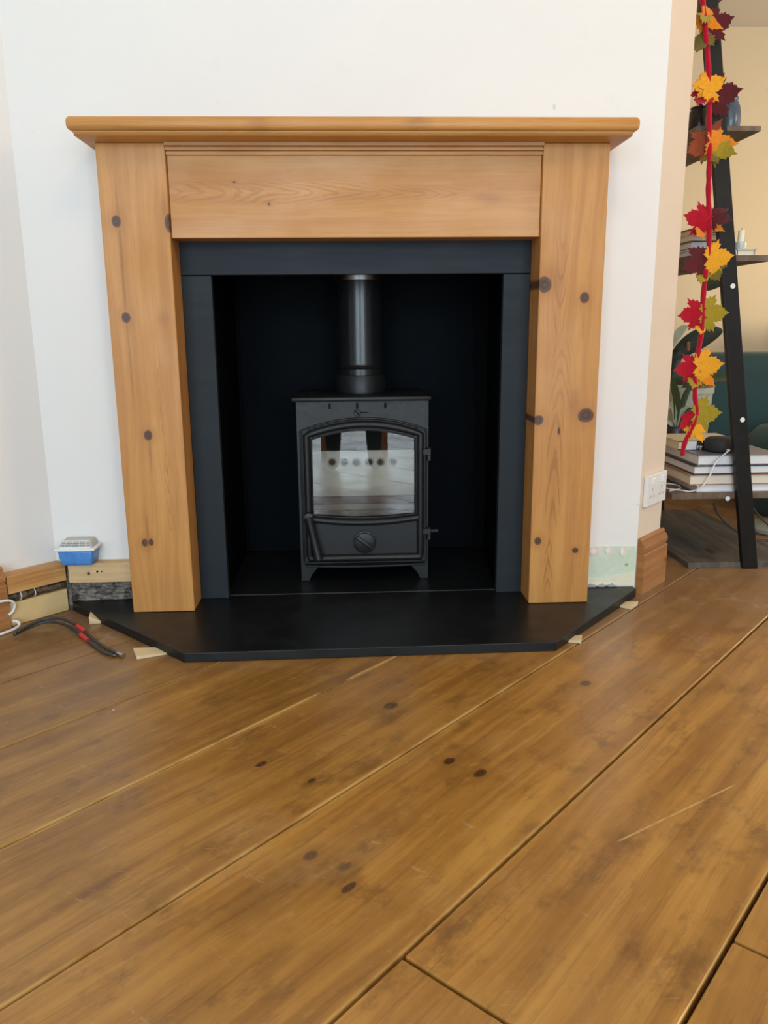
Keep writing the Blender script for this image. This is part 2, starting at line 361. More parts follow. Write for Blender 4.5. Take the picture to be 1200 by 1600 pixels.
n = NT('crumbling_mortar'); p = n.pos(); f = n.noise(p, 45, 6, .75)
n.set(Base_Color=n.mix(n.ramp(f, .35, .65), (.045, .037, .030), (.33, .29, .25)), Roughness=.95); n.bump(f, .9, .01); M['mortar'] = n.mat
n = NT('corroded_pipe'); p = n.pos(); f = n.noise(p, 70, 5, .7)
n.set(Base_Color=n.mix(n.ramp(f, .35, .68), (.025, .018, .015), (.22, .15, .10)), Roughness=.6, Metallic=.3); n.bump(f, .5, .003); M['pipe'] = n.mat
n = NT('green_plasterboard'); p = n.pos(); f = n.noise(p, 30, 5, .65)
n.set(Base_Color=n.mix(n.ramp(f, .35, .7), (.58, .69, .55), (.68, .76, .64)), Roughness=.85); M['green_board'] = n.mat
M['torn'] = plain('torn_paper_core', (.76, .66, .55), .9, var=.16, scale=120, bump=.5)
M['gypsum'] = plain('cream_gypsum', (.80, .76, .58), .9, var=.08, scale=60, bump=.4)
M['crumb'] = plain('grey_plaster_crumb', (.42, .41, .41), .95, var=.4, scale=150, bump=.5)
M['shelf_wood'] = wood('grey_brown_shelf_wood', Y_, X, (.150, .105, .070), (.085, .058, .040), (.21, .155, .11), [], [], [], rough=.5, scale=1.3, grain=.6)
n0 = wood('weathered_bottom_shelf', Y_, X, (.120, .105, .090), (.060, .050, .044), (.19, .15, .11), [(.45, 1.075, .03, .012)], [(.47, 1.10, .09, .03, .5)], [], rough=.42, scale=1.1, grain=.6); M['bottom_wood'] = n0
def felt(name, col):
    n = NT(name); p = n.objc(); f = n.noise(p, 160, 4, .7)
    n.set(Base_Color=n.mix(f, tuple(x*.65 for x in col), tuple(min(1, x*1.25) for x in col)), Roughness=.95); n.b.inputs['Specular IOR Level'].default_value = .1
    n.b.inputs['Sheen Weight'].default_value = .25
    n.bump(n.noise(p, 320, 3), .5, .002); return n.mat
for k, c in dict(crimson=(.40, .006, .022), maroon=(.105, .018, .022), gold=(.74, .34, .022), orange=(.68, .22, .018), olive=(.33, .25, .022), rust=(.25, .055, .022), moss=(.16, .13, .02)).items():
    M[k] = felt('felt_'+k, c)
M['cord'] = felt('red_wool', (.42, .006, .024))
M['teal'] = plain('teal_velvet', (.012, .052, .055), .75, var=.4, scale=5, Sheen_Weight=.12)
M['leaf_dark'] = plain('dark_green_leaf', (.020, .034, .012), .35, var=.25)
M['leaf_white'] = plain('white_striped_leaf', (.50, .56, .46), .45, var=.3)
M['leaf_green'] = plain('mid_green_leaf', (.055, .085, .022), .45, var=.3)
M['stem'] = plain('brown_stem', (.22, .11, .045), .7)
M['pot_pale'] = plain('pale_sage_pot', (.42, .44, .36), .5)
M['pot_black'] = plain('black_pot', (.012, .012, .014), .3)
M['soil'] = plain('dark_soil', (.03, .02, .013), .95)
def pages(name, col):
    n = NT(name); p = n.objc(); sp = n.node('ShaderNodeSeparateXYZ'); n.put(sp.inputs[0], p)
    f = n.noise(n.comb(n.math('MULTIPLY', sp.outputs[0], 3), n.math('MULTIPLY', sp.outputs[1], 3), n.math('MULTIPLY', sp.outputs[2], 900)), 1, 2)
    n.set(Base_Color=n.mix(f, tuple(x*.82 for x in col), col), Roughness=.8); return n.mat
M['pages'] = pages('white_pages', (.80, .81, .82)); M['pages_warm'] = pages('cream_pages', (.78, .72, .60))
M['cov_black'] = plain('black_cover', (.022, .022, .026), .4); M['cov_grey'] = plain('grey_print_cover', (.20, .19, .21), .35, var=.8, scale=70)
M['cov_tan'] = plain('tan_cover', (.36, .20, .11), .5, var=.4, scale=60); M['cov_brown'] = plain('brown_cover', (.10, .06, .045), .5); M['cov_cream'] = plain('cream_cover', (.62, .54, .38), .55)
M['cov_white'] = plain('white_cover', (.66, .66, .68), .45)
M['fabric_dark'] = plain('charcoal_mesh_fabric', (.022, .023, .026), .8, var=.3, scale=300)
M['candle'] = plain('ivory_wax', (.82, .76, .62), .5, var=.03); M['clear_grey'] = plain('grey_glass_holder', (.50, .54, .54), .2)
M['vase_blue'] = plain('blue_grey_ceramic', (.055, .085, .125), .3); M['lamp_base'] = plain('sage_grey_metal', (.28, .29, .25), .4)
M['trouser'] = plain('dark_denim', (.012, .013, .017), .9)

# ------------------------------------------------------------------ setting: floor
WY = 0.12                                   # face of the chimney breast
def rot_box(ua, ub, va, vb, z0, z1, bev=0, seg=1):
    b = box(ua, ub, va, vb, z0, z1, bev, seg)
    b.transform(Matrix(((U.x, V.x, 0, 0), (U.y, V.y, 0, 0), (0, 0, 1, 0), (0, 0, 0, 1)))); return b
b = prism([(-5.4, -4.6), (4.3, -4.6), (4.3, 3.35), (.55, 3.35), (.55, .9), (-.2, .9)], 'z', -.05, -.016)
floor = obj('floor', b, plain('dark_gap_under_boards', (.012, .008, .005), .95), origin=(0, 0, -.05)); tag(floor, kind='structure')
vl = [-1.0474-.272*k for k in range(9, 0, -1)] + [-1.0474, -.7710, -.4931, -.2244, .0460, .3077, .575, .845, 1.115, 1.385, 1.655, 1.925]
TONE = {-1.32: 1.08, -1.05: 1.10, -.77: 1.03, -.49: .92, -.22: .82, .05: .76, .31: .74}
for i in range(len(vl)-1):
    a0, a1 = vl[i], vl[i+1]
    # u-extent of the board inside the room
    lo = max((-4.55-a0*V.y)/U.y if a0 < .4 else 0.15, -6.0); hi = min(3.3/U.y-a0*V.y/U.y, (4.25-a0*V.x)/U.x)
    al = (.70-a1*V.x)/U.x+.05                    # start of the stretch in the alcove behind the breast
    if a0 > .3: lo = -4.5 if a0 < .35 else (-1.2 if a0 < .6 else al)
    spans = [[lo, hi]] if a0 < -.45 or a0 > .6 else [[lo, .95], [max(al, .97), hi]]
    cuts = spans[0]
    mid = (a0+a1)/2
    if a0 < -.9 and a1 > -.9 and False: pass
    if abs(a0+1.0474) < 1e-3: cuts = [lo, -.790, hi]
    elif abs(a1+1.0474) < 1e-3: cuts = [lo, -.525, 1.9, hi]
    elif i % 2 == 0 and (a0 > .5 or a0 < -1.1): cuts = [lo, lo+(hi-lo)*.42, hi]
    if len(spans) > 1: cuts = spans[0]+spans[1]
    for j in range(len(cuts)-1):
        if cuts[j+1]-cuts[j] < .05: continue
        g = .0016 if a0 < .04 and a0 > -.6 else .0024
        bb = rot_box(cuts[j]+.0022, cuts[j+1]-.0022, a0+g, a1-g, -.018, 0.0, .0022, 2)
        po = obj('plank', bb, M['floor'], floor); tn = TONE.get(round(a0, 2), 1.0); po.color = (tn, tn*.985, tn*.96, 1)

# ------------------------------------------------------------------ setting: walls
HL, HR, HT = -.40, .44, .872               # opening in the breast
CL = (-.778, WY); CR = (.722, WY)
Rv = Vector((math.cos(math.radians(47)), math.sin(math.radians(47))))     # both splayed walls
RE = (CR[0]+Rv.x*.150, CR[1]+Rv.y*.150)
b = box(CL[0]-.08, HL, WY, WY+.12, 0, 2.4); b = box(HR, CR[0], WY, WY+.12, 0, 2.4, bm=b); b = box(HL, HR, WY, WY+.12, HT, 2.4, bm=b)
wf = obj('wall_front', b, M['plaster'], origin=(0, WY, 0)); tag(wf, kind='structure')
LE = (CL[0]-Rv.x*6.3, CL[1]-Rv.y*6.3)
nL = (-Rv.y, Rv.x)
b = prism([CL, LE, (LE[0]+nL[0]*.1, LE[1]+nL[1]*.1), (CL[0]+nL[0]*.1, CL[1]+nL[1]*.1)], 'z', 0, 2.4)
tag(obj('wall_left', b, M['plaster']), kind='structure')
b = prism([CR, RE, (RE[0], 3.25), (RE[0]-.1, 3.25), (RE[0]-.1, RE[1]+.02), (CR[0]-.002, WY+.12)], 'z', 0, 2.4)
tag(obj('wall_right', b, M['cream_paint']), kind='structure')
tag(obj('wall_back', box(RE[0]-.1, 4.3, 3.25, 3.35, 0, 2.4), M['far_paint']), kind='structure')
def holed_wall(name, fixed, c0, c1, h0, h1, z0, z1, axis):
    def bx_(a, b_, c, d, bm):
        return box(a, b_, fixed, fixed+.12, c, d, bm=bm) if axis == 'x' else box(fixed, fixed+.12, a, b_, c, d, bm=bm)
    b = bx_(c0, h0, 0, 2.4, None); b = bx_(h1, c1, 0, 2.4, b)
    if z0 > 0.01: b = bx_(h0, h1, 0, z0, b)
    b = bx_(h0, h1, z1, 2.4, b); return tag(obj(name, b, M['plaster']), kind='structure')
holed_wall('wall_rear', -4.62, -5.6, 4.3, -1.8, 1.7, .12, 2.12, 'x')
holed_wall('wall_side', 4.2, -4.6, 3.35, -.65, 1.25, .75, 2.15, 'y')
# window frames of the two daylight openings
b = None
for x in (-1.8, -.94, -.075, .80, 1.65): b = box(x, x+.05, -4.58, -4.53, .12, 2.12, bm=b)
for z in (.12, 2.07): b = box(-1.8, 1.7, -4.58, -4.53, z, z+.05, bm=b)
w1 = tag(obj('window_1', b, M['white']), kind='structure')
for x in (-1.75, -.89, -.025, .85): obj('pane', box(x, x+.80, -4.558, -4.552, .17, 2.07), M['glass'], w1)
b = None
for y in (-.65, .28, 1.2): b = box(4.24, 4.29, y, y+.05, .75, 2.15, bm=b)
for z in (.75, 2.10): b = box(4.24, 4.29, -.65, 1.25, z, z+.05, bm=b)
w2 = tag(obj('window_2', b, M['white']), kind='structure')
for y in (-.60, .33): obj('pane', box(4.262, 4.268, y, y+.87, .80, 2.10), M['glass'], w2)
tag(obj('ceiling', box(-5.6, 4.3, -4.62, 3.35, 2.4, 2.48), M['ceil']), kind='structure')

# recess behind the surround
def quad_box(pts_lo, z0, z1): return prism(pts_lo, 'z', z0, z1)
obj('recess_side', prism([(-.352, .112), (-.352, .60), (-.42, .60), (-.42, .112)], 'z', 0.0, .93), M['recess'], wf)
obj('recess_side', prism([(.358, .112), (.394, .60), (.46, .60), (.46, .112)], 'z', 0.0, .93), M['recess'], wf)
obj('recess_back', box(-.42, .46, .545, .60, 0, .93), M['recess'], wf)
obj('recess_top', box(-.42, .46, .112, .60, .90, .95), M['recess'], wf)
# rough-edged skim panel on the back of the recess
pts = [(-.34, .023), (.352, .023)]
zz = .10; random.seed(3)
edge = [(.353, .04), (.358, .10), (.357, .20), (.349, .235), (.355, .28), (.352, .33), (.356, .38), (.360, .43), (.352, .47), (.349, .50), (.356, .53), (.354, .57), (.346, .60), (.350, .63), (.351, .68), (.344, .71), (.346, .80), (.344, .895)]
pts += edge + [(-.34, .895)]
obj('skim_panel', prism(pts, 'y', .536, .546), M['recess_back'], wf)

# crumbling lower left edge of the breast and the torn patch on the right
b = box(-.738, -.57, .098, WY+.002, .0225, .074)
bmesh.ops.subdivide_edges(b, edges=b.edges[:], cuts=10, use_grid_fill=True)
for v in b.verts:
    if v.co.y < .11: v.co.y += random.uniform(-.004, .006)
obj('mortar_and_gap_fill', b, M['mortar'], wf)
obj('mortar_and_gap_fill', prism([(-.774, .1195), (-.744, .0955), (-.7385, .0985), (-.7385, .1195)], 'z', .0010, .118), M['mortar'], wf)  # filler added to darken the open gap between left batten and breast
b = prism([(.555, .0235), (.7195, .0235), (.7205, .132), (.62, .1325), (.555, .132)], 'y', .1185, .121)
gp = obj('green_board_patch', b, M['green_board'], wf)
def blob(cx, cz, rx, rz, y, seed, n=16, th=.0015):
    random.seed(seed); pts = []
    for k in range(n):
        a = 2*PI*k/n; r = random.uniform(.75, 1.1); pts.append((cx+rx*r*math.cos(a), cz+rz*r*math.sin(a)))
    return prism(pts, 'y', y-th, y)
for i, (px, py, rx, rz) in enumerate([(929, 862, .016, .014), (952, 861, .013, .013), (974, 862, .010, .015)]):
    p = aty(px, py, .118); sub('torn_hole', blob(p.x, p.z, rx, rz, .1186, 20+i), M['torn'], gp)
    sub('torn_flap', blob(p.x-.004, p.z+.002, rx*.55, rz*.6, .1176, 40+i), M['white'], gp)
p = aty(979, 882, .118); sub('screw_head', disc((p.x, .1180, p.z), (0, -1, 0), .0045, .002, 16), plain('brass_filler', (.45, .42, .16), .6), gp)
pts = [(.557, .0235), (.7185, .0235), (.7185, .062), (.700, .056), (.685, .052), (.672, .055), (.655, .047), (.645, .041), (.625, .044), (.600, .047), (.58, .045), (.557, .05)]
sub('gypsum_edge', prism(pts, 'y', .1165, .1186), M['gypsum'], gp)
for i, (x0, h) in enumerate([(.605, .014), (.632, .012), (.657, .012)]):
    random.seed(60+i); pts = [(x0-.016, .0235), (x0+.018, .0235)] + [(x0+.016-.0064*k, .0235+h*random.uniform(.25, .55)*(1.6-abs(k-2.4)*.5)) for k in range(6)]
    sub('crumb', prism(pts, 'y', .112, .1168), M['crumb'], gp)

# skirting boards
def skirt_profile(t=.020, h=.150):
    return [(0, 0), (t, 0), (t, h*.70), (t-.002, h*.72), (t-.005, h*.725), (t-.005, h*.755), (t-.001, h*.775), (t-.0005, h*.83), (t-.003, h*.89), (t-.008, h*.925), (t-.010, h*.935), (t-.010, h*.96), (t-.012, h*.985), (t-.014, h), (0, h)]
def skirting(name, p0, p1, nrm, mat):
    b = bmesh.new(); L = []
    for p in (p0, p1): L.append([b.verts.new((p[0]+nrm[0]*q[0], p[1]+nrm[1]*q[0], q[1])) for q in skirt_profile()])
    n_ = len(L[0]); b.faces.new(L[0]); b.faces.new(L[1][::-1])
    for i in range(n_): b.faces.new((L[0][i], L[0][(i+1) % n_], L[1][(i+1) % n_], L[1][i]))
    return tag(obj(name, b, mat), kind='structure')
nr = (Rv.y, -Rv.x)
skirting('baseboard_right', (CR[0]+Rv.x*.004+nr[0]*.0005, CR[1]+Rv.y*.004+nr[1]*.0005), (RE[0]+Rv.x*.012, RE[1]+Rv.y*.012), nr, M['skirting'])
lp = lambda t, d=0.: (CL[0]-Rv.x*t+nr[0]*d, CL[1]-Rv.y*t+nr[1]*d)
skirting('baseboard_left', lp(.152, .030), lp(3.0, .030), nr, M['skirting'])

# ------------------------------------------------------------------ hearth
h = thing('hearth', 'black slate hearth with clipped corners under the stove and surround', 'hearth', (0, -.05, 0))
obj('front_slab', prism([(-.385, -.262), (.418, -.252), (.719, .100), (.719, .1165), (.4105, .1165), (.4105, .1165), (-.739, .0965), (-.739, .085)], 'z', 0.0005, .022, .0015) if False else
    prism([(-.387, -.262), (.418, -.250), (.717, .092), (.717, .1150), (-.735, .1150), (-.735, .085)], 'z', .0005, .022, .0016), M['slate'], h)
obj('back_slab', prism([(-.350, .1185), (.356, .1185), (.386, .535), (-.350, .535)], 'z', .0005, .0215, .0012), M['slate'], h)
obj('joint_line', box(-.345, .352, .1150, .1185, .001, .0212), plain('pale_grout', (.24, .25, .25), .8), h)

# ------------------------------------------------------------------ fire surround
s = thing('fire_surround', 'honey coloured knotty pine fire surround with moulded mantel shelf', 'fireplace surround', (0, .06, .022))
obj('leg', box(-.560, -.412, 0, .119, .0225, 1.0865, .002, 2), M['pine_leg_l'], s)
obj('leg', box(.412, .560, 0, .119, .0225, 1.0865, .002, 2), M['pine_leg_r'], s)
obj('frieze', box(-.4115, .4115, .012, .088, .892, 1.0635, .0015, 2), M['pine_frieze'], s)
obj('moulding', prism([(.088, 1.0635), (.006, 1.0635), (.005, 1.0690), (.0085, 1.0696), (.0085, 1.0715), (.000, 1.0722), (-.001, 1.0768), (.003, 1.0775), (.003, 1.0790), (-.008, 1.0800), (-.009, 1.0865), (.088, 1.0865)], 'x', -.4115, .4115), M['pine_shelf'], s)
b = box(-.595, .599, -.078, .1195, 1.0955, 1.1225, .0095, 4)
b = prism([(.1195, 1.0870), (-.060, 1.0870), (-.062, 1.0880), (-.064, 1.0905), (-.066, 1.0930), (-.066, 1.0962), (.1195, 1.0962)], 'x', -.583, .587, bm=b)
obj('shelf', b, M['pine_shelf'], s, smooth=35)

# ------------------------------------------------------------------ slate slips
sl = thing('slate_slips', 'charcoal slate slip panels framing the dark recess inside the pine legs', 'slate panel', (0, .1, .022))
obj('stile', box(-.4115, -.342, .090, .1118, .0225, .8165, .001, 1), M['slip'], sl)
obj('stile', box(.347, .4115, .090, .1118, .0225, .8165, .001, 1), M['slip'], sl)
obj('header', box(-.4115, .4115, .0895, .1118, .818, .905, .001, 1), M['slip'], sl)

# ------------------------------------------------------------------ stove
SX = .0095
st = thing('wood_stove', 'small black cast iron wood burning stove with arched glass door', 'stove', (SX, .34, .0222))
def arch_outline(x0, x1, zb0, zbm, zt0, ztm, na=20):
    """closed outline: up the left side, over the arch, down the right side, back along the bottom"""
    xc, hw = (x0+x1)/2, (x1-x0)/2; P = []
    for k in range(5): P.append((x0, zb0+(zt0-zb0)*k/5))
    for k in range(na+1):
        x = x0+(x1-x0)*k/na; P.append((x, zt0+(ztm-zt0)*(1-((x-xc)/hw)**2)))
    for k in range(1, 6): P.append((x1, zt0+(zb0-zt0)*k/5))
    for k in range(1, na):
        x = x1+(x0-x1)*k/na; P.append((x, zb0+(zbm-zb0)*(1-((x-xc)/hw)**2)))
    return P
BX0, BX1 = -.163, .182
op = arch_outline(-.131, .151, .196, .188, .417, .440)
# rectangular outline with matching point count
def rect_match(P, x0, x1, z0, z1):
    n5 = 5; na = 20; R_ = []
    for k in range(5): R_.append((x0, z0+(z1-z0)*k/5))
    for k in range(na+1): R_.append((x0+(x1-x0)*k/na, z1))
    for k in range(1, 6): R_.append((x1, z1+(z0-z1)*k/5))
    for k in range(1, na): R_.append((x1+(x0-x1)*k/na, z0))
    return R_
b = ringplate(rect_match(op, BX0, BX1, .068, .510), op, .220, .228)
b = box(BX0, BX0+.008, .228, .470, .068, .510, bm=b); b = box(BX1-.008, BX1, .228, .470, .068, .510, bm=b)
b = box(BX0, BX1, .462, .470, .068, .510, bm=b); b = box(BX0, BX1, .228, .470, .068, .076, bm=b); b = box(BX0, BX1, .228, .470, .502, .510, bm=b)
obj('body', b, M['iron'], st)
obj('top_plate', box(-.174, .188, .200, .490, .5102, .5215, .004, 2), M['iron'], st, smooth=40)
for sx in (0, 1):
    for yy in (.224, .44):
        xo = BX0-.001 if sx == 0 else BX1+.001; sg = 1 if sx == 0 else -1
        pts = [(xo, .0225), (xo+sg*.022, .0225), (xo+sg*.030, .040), (xo+sg*.045, .058), (xo+sg*.052, .0678), (xo, .0678)]
        obj('leg', prism(pts, 'y', yy-.002, yy+.02, .001), M['iron'], st)
# door
door_out = arch_outline(-.150, .172, .080, .080, .428, .458)
glass_in = arch_outline(-.1265, .1465, .209, .200, .412, .4355)
d = obj('door', ringplate(door_out, glass_in, .209, .2195), M['iron'], st)
rollp = [(-.138, .206, .098)] + [(-.138, .206, .098+.325*k/8) for k in range(1, 8)]
for k in range(25):
    x = -.138+.298*k/24; rollp.append((x, .206, .4225+.0275*(1-((x-.011)/.149)**2)))
rollp += [(.160, .206, .4225-.325*k/8) for k in range(1, 9)] + [(.160-.298*k/12, .206, .090) for k in range(0, 13)]
sub('roll_frame', tube(rollp, .0098, 12, closed=True), M['iron'], d, smooth=60)
sub('roll_rail', tube([(-.132+.286*k/20, .206, .199-.0115*(1-((k-10)/10)**2)) for k in range(21)], .0092, 12), M['iron'], d, smooth=60)
rim = arch_outline(-.1535, .1755, .074, .074, .4335, .4645)
sub('door_rim', tube([(p_[0], .2185, p_[1]) for p_ in rim], .0032, 8, closed=True), M['iron'], d, smooth=60)
gi = arch_outline(-.1262, .1462, .2093, .2003, .4117, .4352)
sub('bead', tube([(p_[0], .2075, p_[1]) for p_ in gi], .0022, 8, closed=True), M['iron'], d, smooth=60)
sub('glass', prism(gi, 'y', .2125, .2145), M['glass'], d)
p = aty(570, 847, .206)
b = disc((p.x, .2065, p.z), (0, -1, 0), .031, .006, 40, bev=.0015)
kn = obj('air_dial', b, M['iron'], st, smooth=40)
b = disc((p.x, .200, p.z), (0, -1, 0), .0275, .010, 40, bev=.003); sub('dial_face', b, M['iron'], kn, smooth=40)
b = bmesh.new()
for k in range(2): pass
b = box(-.028, .028, -.005, .005, -.0055, .0055, .003, 2); b.transform(Matrix.Translation((p.x, .1935, p.z)) @ Matrix.Rotation(math.radians(38), 4, 'Y')); sub('grip', b, M['iron'], kn, smooth=40)
hp0 = aty(482, 809, .186); hp1 = aty(498, 874, .180)
b = tube([hp0+(hp1-hp0)*k/10 for k in range(11)], lambda t: .0125-.003*math.sin(t*PI)*.6, 14)
hd = obj('door_handle', b, M['iron'], st, smooth=50)
b = disc((hp0.x, .192, hp0.z), (0, -1, 0), .0135, .024, 24, bev=.003); sub('pivot', b, M['iron'], hd, smooth=40)
for (px, py, big) in ((666, 706, 0), (666, 830, 1)):
    p = aty(px, py, .206)
    b = box(p.x-.011, p.x+.012, .200, .222, p.z-.008, p.z+.008, .001, 1); b = box(p.x+.003, p.x+.012, .204, .216, p.z-.024, p.z-.008, .001, 1, bm=b)
    b = disc((p.x+.0075, .209, p.z), (0, 0, 1), .0045, .022, 12, bm=b)
    hg = obj('hinge', b, M['iron'], st)
    if big: sub('bolt', disc((p.x+.022, .210, p.z), (1, 0, 0), .005, .022, 10), M['iron'], hg)
# top air slide
for (x0, x1) in ((515, 536), (558, 580), (602, 626)):
    a_ = aty(x0, 633, .22); c_ = aty(x1, 633, .22)
    sn = obj('air_slot', box(a_.x, c_.x, .2188, .2215, .491, .5035), M['iron'], st)
    sub('slot_gap', box(a_.x-.003, a_.x+.003, .2180, .2215, .490, .5038), M['iron_dark'], sn)
p = aty(558, 645, .216); b = disc((p.x, .2155, p.z), (0, -1, 0), .0085, .010, 20, bev=.001); kb = obj('slide_knob', b, M['iron'], st)
b = box(-.0085, .0085, -.0015, .0015, -.0016, .0016); b.transform(Matrix.Translation((p.x, .2100, p.z)) @ Matrix.Rotation(math.radians(45), 4, 'Y')); sub('screw_slot', b, M['iron_dark'], kb)
obj('slide_track', box(p.x+.008, p.x+.030, .2190, .2215, p.z-.0012, p.z+.0012), M['iron_dark'], st)
# ash lip
pts = [(-.152, .220)] + [(-.152+.326*k/16, .205-.014*(1-((k-8)/8)**2)) for k in range(17)] + [(.174, .220)]
obj('ash_lip', prism(pts, 'z', .0665, .0715, .001), M['iron'], st)
# firebox
obj('fire_brick', box(-.150, .169, .402, .420, .078, .352), M['vermic'], st)
obj('shade_plate', box(-.150, .169, .408, .424, .352, .49), M['iron_dark'], st)  # near-black plate standing in for the shadow above the back brick
obj('fire_brick', box(-.154, -.140, .232, .402, .078, .352), M['vermic'], st)
obj('fire_brick', box(.160, .173, .232, .402, .078, .352), M['vermic'], st)
obj('baffle', prism([(.30, .470), (.402, .445), (.402, .455), (.30, .482)], 'x', -.14, .16), M['iron_dark'], st)
obj('grate', box(-.14, .16, .25, .402, .150, .162), M['iron'], st)
obj('log_guard', box(-.139, .159, .252, .262, .228, .2495, .002, 1), M['iron'], st)
obj('fire_lip', box(-.139, .159, .240, .262, .166, .214, .002, 1), M['iron'], st)
for px in (519, 538, 557, 577, 595, 614.5):
    p = aty(px, 722, .40)
    r_ = obj('air_hole', tube([(p.x+.0105*math.cos(2*PI*k/20), .4015, p.z+.0105*math.sin(2*PI*k/20)) for k in range(20)], .0025, 8, closed=True), M['hole_rim'], st, smooth=60)
    sub('air_hole_dark', disc((p.x, .4012, p.z), (0, -1, 0), .0095, .003, 20), M['iron_dark'], r_)

# flue
FX, FY = .0085, .36
f_ = thing('flue_pipe', 'black enamel flue pipe rising from the stove top into the recess', 'flue pipe', (FX, FY, .5217))
obj('pipe', lathe([(.0620, .571), (.0620, .5865), (.0640, .588), (.0655, .591), (.0640, .594), (.0620, .5955), (.0615, .60), (.0615, .899)], FX, FY, 56), M['enamel'], f_, smooth=50)
obj('collar', lathe([(.066, .5218), (.068, .5225), (.068, .568), (.0665, .5705), (.060, .571)], FX, FY, 56), M['iron'], f_, smooth=40)
obj('seal_ring', lathe([(.0618, .818), (.0660, .8185), (.0660, .834), (.0618, .8345)], FX, FY, 56), M['steel'], f_, smooth=40)

# ------------------------------------------------------------------ left corner: battens, pipe, board, tub, cables
def wall_l_box(t0, t1, d0, d1, z0, z1, bev=.001):
    """box on the left splayed wall: t along the wall from the corner, d out of the wall"""
    b = box(t0, t1, d0, d1, z0, z1, bev, 1)
    b.transform(Matrix(((-Rv.x, nr[0], 0, CL[0]), (-Rv.y, nr[1], 0, CL[1]), (0, 0, 1, 0), (0, 0, 0, 1)))); bmesh.ops.reverse_faces(b, faces=b.faces); return b
tag(obj('timber_batten', wall_l_box(.001, .148, .0005, .046, .081, .1245), M['batten_a']), 'orange timber batten on the left splayed wall above a corroded pipe', 'batten')
tag(obj('timber_batten', box(-.738, -.5605, .085, WY-.0005, .074, .1245, .001, 1), M['batten_b']), 'pale timber batten on the chimney breast left of the pine leg', 'batten')
for (px, py) in ((152, 893), (159, 893)):
    p = aty(px, py, .085); bat = [o for o in C.objects if o.name.startswith('timber_batten')][-1]
    sub('screw_hole', disc((p.x, .0846, p.z), (0, -1, 0), .0028 if px < 155 else .0018, .001, 12), M['iron_dark'], bat)
tag(obj('wooden_board', wall_l_box(.001, .150, .0005, .043, .0008, .057), M['offcut']), 'yellow offcut board standing below the corroded pipe in the left corner', 'board')
pp = thing('corroded_pipe', 'dark corroded pipe with clips between batten and board at left', 'pipe', (lp(.10)[0], lp(.10)[1], .06))
pth = [Vector((*lp(t, .034), .0690-.006*(t-.05)*0)) for t in (.003, .02, .045, .07, .09, .11, .13, .149)]
obj('tube', tube(pth, lambda t: .0088+.0012*math.sin(t*23), 12), M['pipe'], pp, smooth=60)
dirp = Vector((-Rv.x, -Rv.y, 0))
for (t, r_, th, mt) in ((.110, .0118, .012, 'pipe'), (.117, .0112, .0016, 'white'), (.082, .0108, .0016, 'white'), (.050, .0100, .0014, 'steel')):
    obj('clip' if mt != 'pipe' else 'coupling', disc(Vector((*lp(t, .034), .0690)), dirp, r_, th, 18), M[mt], pp)
# white cables beside the left skirting
tag(obj('white_cable', tube(smooth_path([(*lp(.26, .055), .064), (*lp(.19, .057), .073), (*lp(.155, .057), .071), (*lp(.140, .054), .058), (*lp(.144, .052), .042), (*lp(.156, .053), .034)]), .0032, 10), M['white_cable'], smooth=True), 'white cable looping over the end of the left skirting board', 'cable')
tag(obj('white_cable', tube(smooth_path([(*lp(.150, .055), .018), (*lp(.140, .060), .014), (*lp(.142, .068), .007), (*lp(.165, .078), .0045), (*lp(.21, .085), .0045), (*lp(.30, .090), .0045)]), .0034, 10), M['white_cable'], smooth=True), 'white cable lying on the floor at the foot of the left skirting', 'cable')
# black aerial cables
c1 = smooth_path([atz(22, 992, .006), atz(45, 981, .008), atz(70, 972, .014), atz(95, 974, .012), atz(118, 985, .007), atz(140, 1003, .005), atz(160, 1018, .005), atz(178, 1024, .005)], 8)
c2 = smooth_path([atz(28, 987, .012), atz(52, 974, .016), atz(76, 966, .022), atz(100, 968, .020), atz(124, 980, .012), atz(146, 999, .008), atz(166, 1013, .006), atz(184, 1021, .006)], 8)
for pth, lab, rd, end in ((c1, 'black aerial cable with bare end on the floor by the hearth', (133, 997), False), (c2, 'black aerial cable with silver screw connector beside the hearth', (127, 983), True)):
    cb = thing('aerial_cable', lab, 'cable', (pth[0].x, pth[0].y, 0))
    obj('sheath', tube(pth, .0036, 10), M['black_cable'], cb, smooth=True)
    i = min(range(len(pth)), key=lambda k: (pth[k]-atz(rd[0], rd[1], pth[k].z)).length)
    obj('red_tape', tube(pth[i-2:i+3], .0052, 10), M['red_tape'], cb, smooth=40)
    dd = (pth[-1]-pth[-3]).normalized(); e = pth[-1]
    if end:
        b = tube([e-dd*.001, e+dd*.010], .0050, 6); b = tube([e+dd*.010, e+dd*.014], .0042, 12, bm=b); b = tube([e+dd*.014, e+dd*.022], .0055, 12, bm=b)
        obj('connector', b, M['steel'], cb)
    else: obj('bare_end', tube([e, e+dd*.006], .0024, 8), M['steel'], cb)
